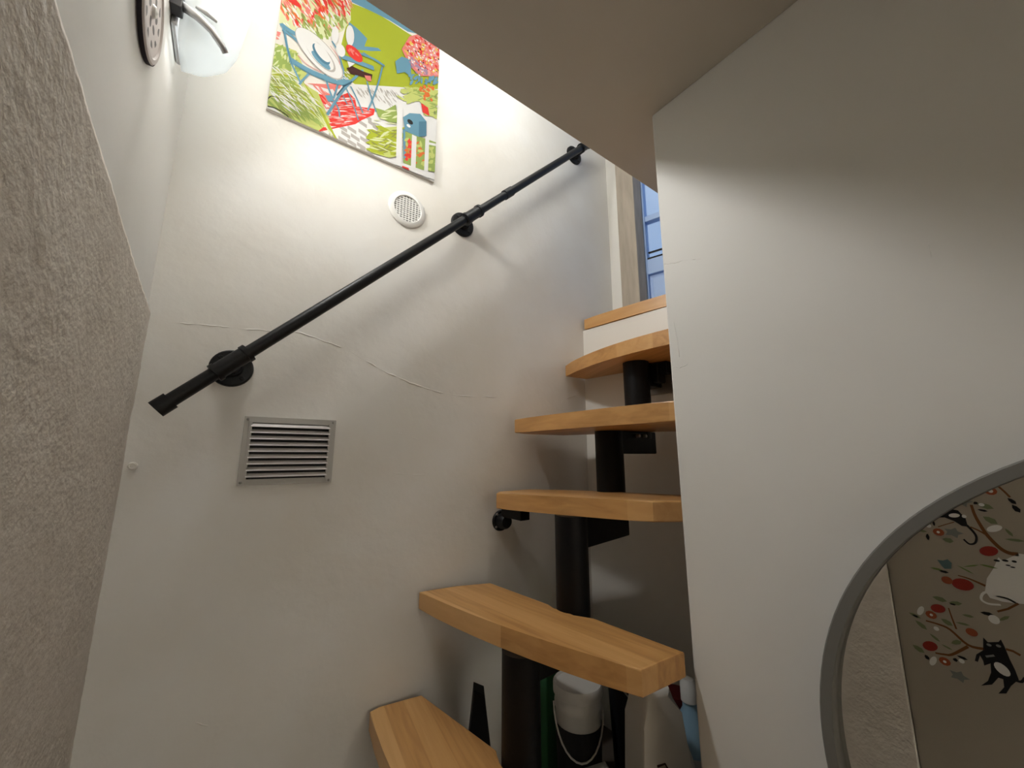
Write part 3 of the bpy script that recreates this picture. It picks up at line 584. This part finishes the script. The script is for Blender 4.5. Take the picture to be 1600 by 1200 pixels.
ink('printed_flowering_shrub', ('salmon', [[(0.313, 0.4), (0.334, 0.463), (0.368, 0.5), (0.438, 0.492), (0.442, 0.386), (0.375, 0.344), (0.339, 0.357)]]), ('blue', [[(0.314, 0.373), (0.343, 0.382), (0.346, 0.321), (0.326, 0.325), (0.303, 0.304), (0.296, 0.343)]]),
    ('blue', strokes([(0.336, 0.326), (0.442, 0.386), (0.443, 0.363), (0.347, 0.3)], 22, 0.03, 0.006, 70)),
    ('red', strokes([(0.317, 0.409), (0.339, 0.461), (0.368, 0.498), (0.433, 0.488), (0.436, 0.4), (0.379, 0.367), (0.338, 0.39)], 60, 0.012, 0.009, 0, 90)), ('yellow', strokes([(0.317, 0.409), (0.339, 0.455), (0.433, 0.482), (0.436, 0.394), (0.38, 0.356), (0.338, 0.379)], 55, 0.010, 0.008, 0, 90)),
    ('mauve', strokes([(0.333, 0.386), (0.373, 0.397), (0.415, 0.38), (0.37, 0.343), (0.339, 0.357)], 30, 0.012, 0.008, 0, 90)), ('pink', strokes([(0.321, 0.418), (0.368, 0.498), (0.438, 0.504), (0.442, 0.392), (0.37, 0.343)], 60, 0.009, 0.007, 0, 90)),
    ('brown', strokes([(0.322, 0.413), (0.369, 0.489), (0.433, 0.488), (0.436, 0.394), (0.37, 0.349)], 18, 0.006, 0.004, 0, 90)), ('white', strokes([(0.321, 0.418), (0.369, 0.489), (0.438, 0.492), (0.442, 0.392), (0.37, 0.343), (0.334, 0.37)], 70, 0.006, 0.005, 0, 90)))
lf = []
for k in range(9): lf += leaf((0.318+0.0095*k*0.9, 0.012+0.0085*(k % 4)+0.004*k), 0.060, 0.015, 200-26*(k % 5))
ink('printed_leafy_plants', ('pale_green', strokes([(0.316, 0.246), (0.372, 0.299), (0.444, 0.334), (0.448, 0.226), (0.411, 0.221), (0.374, 0.25), (0.318, 0.215)], 60, 0.045, 0.012, 30, 35)), ('leaf', strokes([(0.321, 0.244), (0.372, 0.293), (0.444, 0.328), (0.448, 0.232), (0.374, 0.255)], 35, 0.03, 0.004, 35, 30)),
    ('orange', strokes([(0.372, 0.31), (0.422, 0.337), (0.419, 0.283), (0.384, 0.261)], 24, 0.012, 0.009, 0, 90)), ('red', [[(0.382, 0.249), (0.405, 0.246), (0.411, 0.219), (0.388, 0.219)]]),
    ('leaf', [[(0.249, 0.151), (0.275, 0.157), (0.305, 0.196), (0.317, 0.139), (0.286, 0.127), (0.259, 0.127)]]), ('pale_green', [[(0.239, 0.044), (0.265, 0.094), (0.318, 0.129), (0.327, 0.036), (0.297, 0.013), (0.245, 0.004)]]),
    ('lime', strokes([(0.242, 0.051), (0.265, 0.094), (0.318, 0.124), (0.323, 0.038), (0.249, 0.011)], 30, 0.05, 0.014, 25, 35)), ('olive', strokes([(0.242, 0.051), (0.266, 0.09), (0.318, 0.119), (0.323, 0.038), (0.249, 0.011)], 26, 0.03, 0.004, 25, 40)), ('cream_green', strokes([(0.254, 0.144), (0.315, 0.181), (0.323, 0.038), (0.253, 0.013)], 24, 0.034, 0.004, 30, 30)))
ink('printed_picket_fence', ('leaf', [[(0.332, 0.121), (0.446, 0.14), (0.45, 0.038), (0.338, 0.005)]]), ('blue', ribbon([(0.334, 0.128), (0.341, 0.032)], 0.007)), ('orange', strokes([(0.343, 0.101), (0.4, 0.116), (0.399, 0.035), (0.346, 0.025)], 30, 0.016, 0.008, 60, 40)),
    ('red', strokes([(0.343, 0.101), (0.357, 0.103), (0.361, 0.026), (0.346, 0.03)], 10, 0.018, 0.008, 60, 40)), ('pale_green', strokes([(0.333, 0.096), (0.446, 0.129), (0.45, 0.043), (0.338, 0.015)], 26, 0.02, 0.008, 60, 40)),
    ('white', ribbon([(0.318, 0.198), (0.325, -0.006)], 0.0165)+ribbon([(0.366, 0.124), (0.368, -0.001)], 0.0145)+ribbon([(0.407, 0.147), (0.408, 0.002)], 0.0125)+ribbon([(0.317, 0.005), (0.451, 0.017)], 0.018)+ribbon([(0.41, 0.121), (0.446, 0.132)], 0.008)),
    ('red', [[(0.334, 0.006), (0.354, 0.008), (0.357, 0), (0.336, -0.003)]]))
ink('printed_birdhouse', ('blue', [[(0.329, 0.167), (0.348, 0.192), (0.381, 0.209), (0.402, 0.194), (0.404, 0.143), (0.38, 0.127), (0.337, 0.124)]]), ('teal', [[(0.378, 0.18), (0.402, 0.194), (0.404, 0.143), (0.38, 0.127)]]), ('black', ell([(0.351, 0.163)][0], 0.009, 0.008)), ('white', ell([(0.347, 0.147)][0], 0.006, 0.005)))

# ------------------------------------------------------------------ wall stickers on the beige wall (seen in the mirror)
XS = -0.1649
def strip(*a):
    q = ribbon(*a); return [[p[0] for p in q]+[q[-1][1], q[-1][2]]+[p[3] for p in q[::-1]]]
def star(c, r1, r2): return [[(c[0]+(r1 if k % 2 else r2)*math.cos(math.pi*k/5), c[1]+0.75*(r1 if k % 2 else r2)*math.sin(math.pi*k/5)) for k in range(10)]]
DC = {'ink': (0.012, 0.011, 0.012), 'chalk': (0.70, 0.68, 0.64), 'bark': (0.16, 0.065, 0.02), 'berry': (0.28, 0.03, 0.02), 'rust': (0.30, 0.075, 0.03), 'sage': (0.17, 0.19, 0.10), 'teal': (0.10, 0.16, 0.16), 'slate': (0.20, 0.20, 0.18), 'moss': (0.14, 0.20, 0.06)}
def sticker(name, label, cat, shapes, group=None):
    """shapes: (part name, colour, polygons in wall coordinates)"""
    allp = [p for s in shapes for poly in s[2] for p in poly]
    c = (sum(p[0] for p in allp)/len(allp), min(p[1] for p in allp))
    root = empty(name, (XS, c[0]+0.008, c[1]), label, cat, group)
    for i, (pn, col, polys) in enumerate(shapes):
        for q, p in enumerate(polys):                                # every printed piece is a part of its own
            bm = BM(); t = 0.0003+0.00012*i+0.000006*q
            vb = [bm.verts.new((0.00005+0.000003*(i*12+q), y-c[0], z-c[1])) for y, z in p]; vt = [bm.verts.new((t, y-c[0], z-c[1])) for y, z in p]
            bm.faces.new(vb[::-1]); bm.faces.new(vt)
            for k in range(len(p)): bm.faces.new((vb[k], vb[(k+1) % len(p)], vt[(k+1) % len(p)], vt[k]))
            new_obj(pn, bm, flat('sticker '+col, DC[col]), root)
    return root
sticker('cat_sticker', 'black climbing cat sticker with white belly, lower right in the round mirror', 'wall sticker', [
    ('cat_silhouette', 'ink', [[(0.1588, 1.0108), (0.1526, 1.0024), (0.1355, 1.0091), (0.131, 1.0161), (0.1277, 1.0031), (0.1232, 0.9754), (0.1185, 0.955), (0.116, 0.9362), (0.1224, 0.928), (0.1301, 0.9171), (0.1398, 0.8974), (0.1523, 0.892), (0.1411, 0.9102), (0.1402, 0.9273), (0.1472, 0.9277), (0.1596, 0.9079), (0.1781, 0.8978), (0.1652, 0.9135), (0.1573, 0.9349), (0.1552, 0.9552), (0.1663, 0.9463), (0.1665, 0.9566), (0.17, 0.9669), (0.1756, 0.9508), (0.1805, 0.9512), (0.1758, 0.9671), (0.163, 0.9812)]]+strip([(0.1232, 0.9332), (0.1127, 0.9332), (0.1066, 0.9444)], 0.006, 0.004, 3)),
    ('belly', 'chalk', ell([(0.1386, 0.9492)][0], 0.010, 0.0145, -35)), ('eyes', 'slate', ell([(0.1517, 0.9969)][0], 0.004, 0.003)+ell([(0.1368, 0.9999)][0], 0.004, 0.003)), ('whiskers', 'slate', strip([(0.1607, 0.9681), (0.1467, 0.9756)], 0.004))])
sticker('cat_sticker', 'black cat sticker with curled tail at the upper rim of the mirror', 'wall sticker', [
    ('cat_silhouette', 'ink', [[(0.2382, 1.2686), (0.2266, 1.2875), (0.2125, 1.2997), (0.1972, 1.3097), (0.1764, 1.3119), (0.1586, 1.3091), (0.1483, 1.2911), (0.1472, 1.2704), (0.1574, 1.2712), (0.169, 1.2814), (0.1847, 1.2884), (0.2145, 1.2847), (0.23, 1.2759)]]+strip([(0.149, 1.2747), (0.14, 1.2599), (0.1365, 1.2468), (0.1408, 1.2325), (0.1507, 1.2285), (0.1588, 1.2386)], 0.005, 0.0035, 4)),
    ('patches', 'chalk', ell([(0.1862, 1.308)][0], 0.0075, 0.0045)+ell([(0.167, 1.2958)][0], 0.010, 0.005, -10)+ell([(0.15, 1.2955)][0], 0.004, 0.004))])
sticker('cat_sticker', 'large white cat sticker at the right edge of the photo in the mirror', 'wall sticker', [
    ('cat_silhouette', 'chalk', [[(0.1403, 1.121), (0.133, 1.1519), (0.1196, 1.1767), (0.1077, 1.2053), (0.1021, 1.1978), (0.0754, 1.2202), (0.04, 1.2188), (0.0345, 1.142), (0.0558, 1.1122), (0.092, 1.106), (0.1156, 1.1035), (0.1345, 1.1068)]]+strip([(0.125, 1.125), (0.143, 1.116), (0.1493, 1.0998), (0.1394, 1.0925), (0.1197, 1.0953)], 0.005, 0.004, 4)),
    ('face_marks', 'ink', ell([(0.1113, 1.197)][0], 0.005, 0.0025)+ell([(0.098, 1.1997)][0], 0.005, 0.0025)+ell([(0.0845, 1.2004)][0], 0.004, 0.0025)+ell([(0.0952, 1.1896)][0], 0.004, 0.0015)+ell([(0.0886, 1.1867)][0], 0.004, 0.0015))])
def flower(p, col): return ell(p, 0.0105, 0.0095, 0, 10)
sticker('branch_sticker', 'forked branch sticker with flowers left of the climbing black cat in the mirror', 'wall sticker', [
    ('branch', 'bark', strip([(0.2553, 1.0184), (0.2327, 1.0167), (0.2133, 1.0105), (0.187, 0.9843), (0.16, 0.9846)], 0.0035, 0.006, 4)+strip([(0.2088, 1.0628), (0.2058, 1.0388), (0.2019, 1.0155)], 0.0022, 0.0035, 3)+strip([(0.2482, 0.9439), (0.2312, 0.9465), (0.2178, 0.9515), (0.1875, 0.9806)], 0.0035, 0.006, 4)+strip([(0.1263, 0.9968), (0.1156, 0.9962), (0.1058, 0.9909)], 0.005)),
    ('heart', 'berry', ell([(0.2283, 1.0559)][0], 0.014, 0.010, -20)+ell([(0.2559, 0.9573)][0], 0.015, 0.011, -30)),
    ('flower', 'rust', flower([(0.2433, 1.0362)][0], 0)+flower([(0.2335, 0.9298)][0], 0)+ell([(0.1764, 1.0166)][0], 0.010, 0.009)),
    ('leaf', 'sage', leaf([(0.2221, 1.0806)][0], 0.026, 0.011, 10)+leaf([(0.195, 1.078)][0], 0.024, 0.009, -10)+leaf([(0.2165, 1.0268)][0], 0.022, 0.011, 30)+leaf([(0.2063, 0.9835)][0], 0.022, 0.010, -30)+leaf([(0.2751, 1.0252)][0], 0.024, 0.008, 20)+leaf([(0.2659, 1.0047)][0], 0.026, 0.010, 40)+leaf([(0.2441, 0.9815)][0], 0.022, 0.006, 40)+leaf([(0.2792, 0.9426)][0], 0.024, 0.012, 30)+leaf([(0.1772, 1.0537)][0], 0.020, 0.006, 0)+leaf([(0.189, 1.0318)][0], 0.024, 0.005, 0)+leaf([(0.2249, 0.9659)][0], 0.020, 0.004, 20)),
    ('dark_leaf', 'ink', leaf([(0.2742, 1.0242)][0], 0.013, 0.005, 15)+leaf([(0.2656, 0.9274)][0], 0.012, 0.008, 60)+leaf([(0.214, 0.9408)][0], 0.009, 0.008, 0)+leaf([(0.2012, 0.9505)][0], 0.018, 0.006, 10)+leaf([(0.2, 1.0741)][0], 0.012, 0.004, 0)),
    ('white_bud', 'chalk', ell([(0.2621, 1.0408)][0], 0.0055, 0.013, 25)+ell([(0.2549, 0.9228)][0], 0.0055, 0.013, 25)+ell([(0.2381, 1.0049)][0], 0.005, 0.005)+ell([(0.2032, 0.9421)][0], 0.005, 0.005)+ell([(0.2429, 1.0363)][0], 0.003, 0.003)+ell([(0.2336, 0.9292)][0], 0.003, 0.003)),
    ('star_flower', 'slate', star([(0.2129, 0.9043)][0], 0.018, 0.010))])
sticker('branch_sticker', 'thick curved branch sticker above the white cat in the mirror', 'wall sticker', [
    ('branch', 'bark', strip([(0.134, 1.3253), (0.1317, 1.3023), (0.1264, 1.2801), (0.1179, 1.2543), (0.1025, 1.2281), (0.0896, 1.2186), (0.0757, 1.2181)], 0.005, 0.0085, 4)+strip([(0.0843, 1.3753), (0.076, 1.3623), (0.0693, 1.3494)], 0.004)+strip([(0.1432, 1.2709), (0.1302, 1.2637), (0.1193, 1.2552)], 0.003, 0.004, 3)),
    ('heart', 'berry', ell([(0.121, 1.217)][0], 0.016, 0.011, -25)),
    ('flower', 'rust', flower([(0.0974, 1.3619)][0], 0)),
    ('leaf', 'sage', leaf([(0.127, 1.3527)][0], 0.022, 0.010, 0)+leaf([(0.1081, 1.2916)][0], 0.026, 0.013, 35)+leaf([(0.1124, 1.3251)][0], 0.03, 0.012, 20)+leaf([(0.0766, 1.25)][0], 0.03, 0.006, 0)+leaf([(0.0827, 1.2664)][0], 0.02, 0.006, 60)),
    ('dark_leaf', 'ink', leaf([(0.1171, 1.3137)][0], 0.017, 0.005, 10)+leaf([(0.1262, 1.3307)][0], 0.007, 0.008, 60)+leaf([(0.0677, 1.3407)][0], 0.018, 0.008, 50)+leaf([(0.0639, 1.3235)][0], 0.02, 0.010, 60)),
    ('white_bud', 'chalk', ell([(0.1042, 1.2724)][0], 0.014, 0.007, -28)+ell([(0.1169, 1.3274)][0], 0.005, 0.004)+ell([(0.0974, 1.3619)][0], 0.004, 0.004)),
    ('star_flower', 'slate', star([(0.1488, 1.3332)][0], 0.020, 0.010))])
sticker('branch_sticker', 'small flower spray sticker under the upper black cat in the mirror', 'wall sticker', [
    ('branch', 'bark', strip([(0.2001, 1.2629), (0.1854, 1.2709), (0.1694, 1.279)], 0.002)), ('flower', 'rust', flower([(0.2011, 1.2495)][0], 0)),
    ('leaf', 'sage', leaf([(0.221, 1.2697)][0], 0.02, 0.010, 0)+leaf([(0.2337, 1.2483)][0], 0.024, 0.006, 5)+leaf([(0.1866, 1.2317)][0], 0.020, 0.012, 10)),
    ('dark_leaf', 'ink', leaf([(0.2068, 1.2704)][0], 0.005, 0.012, 0)+leaf([(0.2231, 1.234)][0], 0.007, 0.016, 0)),
    ('white_bud', 'chalk', ell([(0.2174, 1.2633)][0], 0.005, 0.005)+ell([(0.2016, 1.2494)][0], 0.003, 0.003)),
    ('star_flower', 'slate', star([(0.1747, 1.2524)][0], 0.018, 0.010))])
sticker('branch_sticker', 'red heart and teal bird spray sticker left of the white cat in the mirror', 'wall sticker', [
    ('branch', 'bark', strip([(0.1811, 1.1473), (0.1626, 1.1437), (0.1381, 1.1332)], 0.002, 0.005, 3)), ('heart', 'berry', ell([(0.1759, 1.1271)][0], 0.019, 0.014, -10)),
    ('bird', 'teal', [[(0.2133, 1.1784), (0.2032, 1.1782), (0.1941, 1.1835), (0.1877, 1.1755), (0.1906, 1.1611), (0.2025, 1.1585), (0.2067, 1.1646)]]), ('dark_leaf', 'ink', leaf([(0.2052, 1.1509)][0], 0.018, 0.006, 5)),
    ('leaf', 'moss', leaf([(0.2182, 1.155)][0], 0.022, 0.005, 5)+leaf([(0.1269, 1.1806)][0], 0.03, 0.004, 8)+leaf([(0.166, 1.1643)][0], 0.03, 0.003, 30)+leaf([(0.155, 1.1757)][0], 0.03, 0.003, -20)), ('flower', 'rust', ell([(0.2021, 1.1309)][0], 0.010, 0.009))])
sticker('branch_sticker', 'thin twig sticker with one white flower below the white cat in the mirror', 'wall sticker', [
    ('branch', 'bark', strip([(0.1238, 1.1135), (0.1065, 1.1123), (0.0924, 1.1036)], 0.003, 0.004, 3)+strip([(0.1272, 1.0784), (0.1098, 1.0893), (0.092, 1.106)], 0.004)), ('dark_leaf', 'ink', leaf([(0.1448, 1.0684)][0], 0.022, 0.008, 0)),
    ('leaf', 'sage', leaf([(0.1187, 1.0658)][0], 0.024, 0.006, -40)), ('white_bud', 'chalk', ell([(0.1352, 1.0584)][0], 0.009, 0.010))])

# ------------------------------------------------------------------ things stored under the stairs
SZ = 0.62
sh = empty('storage_shelf', (0.86, 0.70, 0), 'dark low shelf under the stairs carrying cleaning bottles', 'shelf')
M['shelf'] = mat('dark shelf wood', (0.10, 0.08, 0.06), 0.7, var=0.4, vscale=7)
for nm, a in (('shelf_board', (0.63, 1.045, 0.44, 0.985, SZ-0.02, SZ)), ('side_panel', (0.63, 1.045, 0.44, 0.458, 0, SZ-0.02)), ('side_panel', (0.63, 1.045, 0.967, 0.985, 0, SZ-0.02)), ('back_panel', (1.03, 1.045, 0.458, 0.967, 0, SZ-0.02))): mk_box(nm, 'shelf', *a, 0.001, sh)
# green carton
c = empty('carton', (0.806, 0.930, SZ), 'green carton behind the black post under the stairs', 'carton')
bm = BM(); box(bm, -0.05, 0.05, -0.045, 0.045, 0, 0.275, 0.003); new_obj('box_body', bm, flat('carton green', (0.05, 0.19, 0.08)), c)
bm = BM(); box(bm, -0.053, 0.053, -0.0475, 0.0475, 0.255, 0.295, 0.003); new_obj('lid', bm, flat('lid green', (0.07, 0.26, 0.12)), c)
# white tub with dark label
t = empty('paint_tub', (0.772, 0.784, SZ), 'white lidded plastic tub with black label under the stairs', 'tub')
bm = BM(); lathe(bm, [(0, 0), (0.046, 0), (0.049, 0.006), (0.056, 0.235), (0.058, 0.24), (0.058, 0.252), (0.0565, 0.256), (0.0575, 0.27), (0.0, 0.27)], 36); smooth_by_angle(new_obj('tub_body', bm, flat('tub white', (0.70, 0.69, 0.66), 0.4), t))
bm = BM(); lathe(bm, [(0.0, 0.27), (0.060, 0.27), (0.061, 0.272), (0.061, 0.292), (0.058, 0.296), (0.054, 0.29), (0, 0.29)], 36); smooth_by_angle(new_obj('lid', bm, flat('tub white', (0.7, 0.69, 0.66)), t))
bm = BM(); lathe(bm, [(0.0515, 0.06), (0.0522, 0.06), (0.0565, 0.205), (0.0558, 0.205)], 36); new_obj('label', bm, flat('label black', (0.02, 0.02, 0.022)), t)
bm = BM(); tube(bm, [(0.060*math.cos(a), 0.060*math.sin(a), 0.245-0.10*abs(math.sin((a-R_(140))))**1.0) for a in [R_(140+180*k/16) for k in range(17)]], 0.0022, 8); new_obj('handle', bm, flat('tub white', (0.7, 0.69, 0.66)), t, smooth=True)
# black bucket
b = empty('bucket', (0.885, 0.708, SZ), 'black plastic bucket between the white tub and the white jerrycan', 'bucket')
bm = BM(); lathe(bm, [(0, 0), (0.045, 0), (0.058, 0.27), (0.062, 0.272), (0.062, 0.286), (0.056, 0.286), (0.043, 0.01), (0, 0.01)], 32); smooth_by_angle(new_obj('bucket_body', bm, flat('bucket black', (0.012, 0.012, 0.013), 0.5), b))
bm = BM(); tube(bm, [(0.0625*math.cos(R_(200+180*k/14)), 0.0625*math.sin(R_(200+180*k/14)), 0.278-0.06*math.sin(math.pi*k/14)) for k in range(15)], 0.002, 8); new_obj('handle', bm, 'screw', b, smooth=True)
# white jerrycan bottle: shoulder rises to a neck, moulded handle, label
j = empty('jerrycan', (0.776, 0.558, SZ), 'white plastic jerrycan bottle with pale label under the fifth tread', 'bottle')
bm = BM(); a = R_(-20)
prism(bm, [(-0.062, 0), (0.075, 0), (0.078, 0.12), (0.058, 0.20), (0.022, 0.27), (0.012, 0.315), (-0.042, 0.315), (-0.055, 0.26), (-0.062, 0.15)], -0.034, 0.034, 0.012, 3)
bmesh.ops.transform(bm, matrix=Matrix.Rotation(a, 4, 'Z') @ Matrix.Rotation(R_(90), 4, 'X'), verts=bm.verts)
smooth_by_angle(new_obj('bottle_body', bm, flat('jerrycan white', (0.74, 0.72, 0.67), 0.4), j), 50)
bm = BM(); prism(bm, [(-0.030, 0.03), (0.055, 0.03), (0.06, 0.10), (-0.015, 0.205), (-0.030, 0.205)], 0.0342, 0.0352)
bmesh.ops.transform(bm, matrix=Matrix.Rotation(a, 4, 'Z') @ Matrix.Rotation(R_(90), 4, 'X'), verts=bm.verts); new_obj('label', bm, flat('label tan', (0.42, 0.36, 0.28)), j)
bm = BM(); tube(bm, [Matrix.Rotation(a, 3, 'Z') @ Vector(p) for p in ((-0.031, -0.0354, 0.206), (-0.014, -0.0354, 0.207), (0.061, -0.0354, 0.100))], 0.0016, 6); new_obj('label_border', bm, flat('label edge', (0.06, 0.03, 0.025)), j)
bm = BM(); cyl(bm, (-0.015, 0.005, 0.314), (-0.015, 0.005, 0.345), 0.019, 20); smooth_by_angle(new_obj('cap', bm, flat('jerrycan cap', (0.6, 0.58, 0.55)), j))
j.scale = (1, 1, 1.17)
t.scale = (1, 1, 0.93)
# glass jar with dark red lid
g = empty('glass_jar', (0.978, 0.645, SZ), 'glass jar with dark red lid behind the white jerrycan', 'jar')
bm = BM(); lathe(bm, [(0, 0), (0.034, 0), (0.037, 0.005), (0.037, 0.20), (0.033, 0.215), (0.031, 0.225), (0, 0.225)], 28); smooth_by_angle(new_obj('jar_body', bm, flat('jar grey', (0.33, 0.32, 0.30), 0.2), g))
bm = BM(); lathe(bm, [(0.0375, 0.05), (0.0378, 0.05), (0.0378, 0.13), (0.0375, 0.13)], 28); new_obj('label', bm, flat('jar label', (0.16, 0.03, 0.03)), g)
bm = BM(); lathe(bm, [(0, 0.245), (0.033, 0.245), (0.035, 0.242), (0.035, 0.222), (0, 0.222)], 28); smooth_by_angle(new_obj('lid', bm, flat('lid dark red', (0.20, 0.03, 0.035)), g))
# blue bottle
bl = empty('spray_bottle', (0.914, 0.570, SZ), 'pale blue bottle with green label tight against the right wall edge', 'bottle')
bm = BM(); lathe(bm, [(0, 0), (0.033, 0), (0.036, 0.006), (0.036, 0.20), (0.030, 0.24), (0.016, 0.265), (0.015, 0.28), (0, 0.28)], 28); smooth_by_angle(new_obj('bottle_body', bm, flat('bottle blue', (0.30, 0.48, 0.62), 0.3), bl))
bm = BM(); lathe(bm, [(0.0363, 0.10), (0.0368, 0.10), (0.0368, 0.15), (0.0363, 0.15)], 28); new_obj('label', bm, flat('label green', (0.06, 0.28, 0.16)), bl)
bm = BM(); lathe(bm, [(0.0363, 0.151), (0.0368, 0.151), (0.0368, 0.185), (0.0363, 0.185)], 28); new_obj('label_band', bm, flat('label white', (0.6, 0.6, 0.6)), bl)
bm = BM(); lathe(bm, [(0, 0.28), (0.018, 0.28), (0.018, 0.315), (0.012, 0.325), (0, 0.325)], 20); smooth_by_angle(new_obj('cap', bm, flat('cap white', (0.72, 0.72, 0.7)), bl))
# crumpled bag
bm = BM(); bmesh.ops.create_icosphere(bm, subdivisions=4, radius=1.0)
for v in bm.verts:
    n = 1+0.22*noise.noise(v.co*2.1)+0.10*noise.noise(v.co*5.3)
    v.co = Vector((v.co.x*0.042*n, v.co.y*0.026*n, 0.10+v.co.z*0.10*n))
zmin = min(v.co.z for v in bm.verts)
for v in bm.verts: v.co.z -= zmin
tag(new_obj('carrier_bag', bm, flat('bag white', (0.55, 0.53, 0.48)), None, (0.892, 0.488, SZ), smooth=True), 'crumpled white plastic bag squeezed beside the right wall edge under the stairs', 'bag')
# grey hose lying over the shelf front
bm = BM(); tube(bm, [(0.645, 0.66, SZ+0.012), (0.648, 0.665, 0.74), (0.66, 0.655, 0.81), (0.675, 0.62, 0.835), (0.680, 0.57, 0.80), (0.672, 0.51, 0.72), (0.66, 0.475, SZ+0.012)], 0.0115, 12)
tag(new_obj('hose', bm, flat('hose grey', (0.24, 0.24, 0.22), 0.5), smooth=True), 'bent grey hose in front of the white jerrycan under the stairs', 'hose')
# black crevice nozzle standing behind the lowest tread
bm = BM(); prism(bm, [(-0.045, 0), (0.045, 0), (0.042, 0.70), (0.012, 0.915), (-0.012, 0.925), (-0.035, 0.70)], -0.02, 0.02, 0.003, 1)
bmesh.ops.transform(bm, matrix=Matrix.Rotation(R_(-30), 4, 'Z') @ Matrix.Rotation(R_(90), 4, 'X'), verts=bm.verts)
tag(new_obj('vacuum_nozzle', bm, flat('nozzle black', (0.01, 0.01, 0.011), 0.5), None, (0.53, 0.86, 0.0)), 'pointed black nozzle standing between lowest tread and stair wall', 'nozzle')
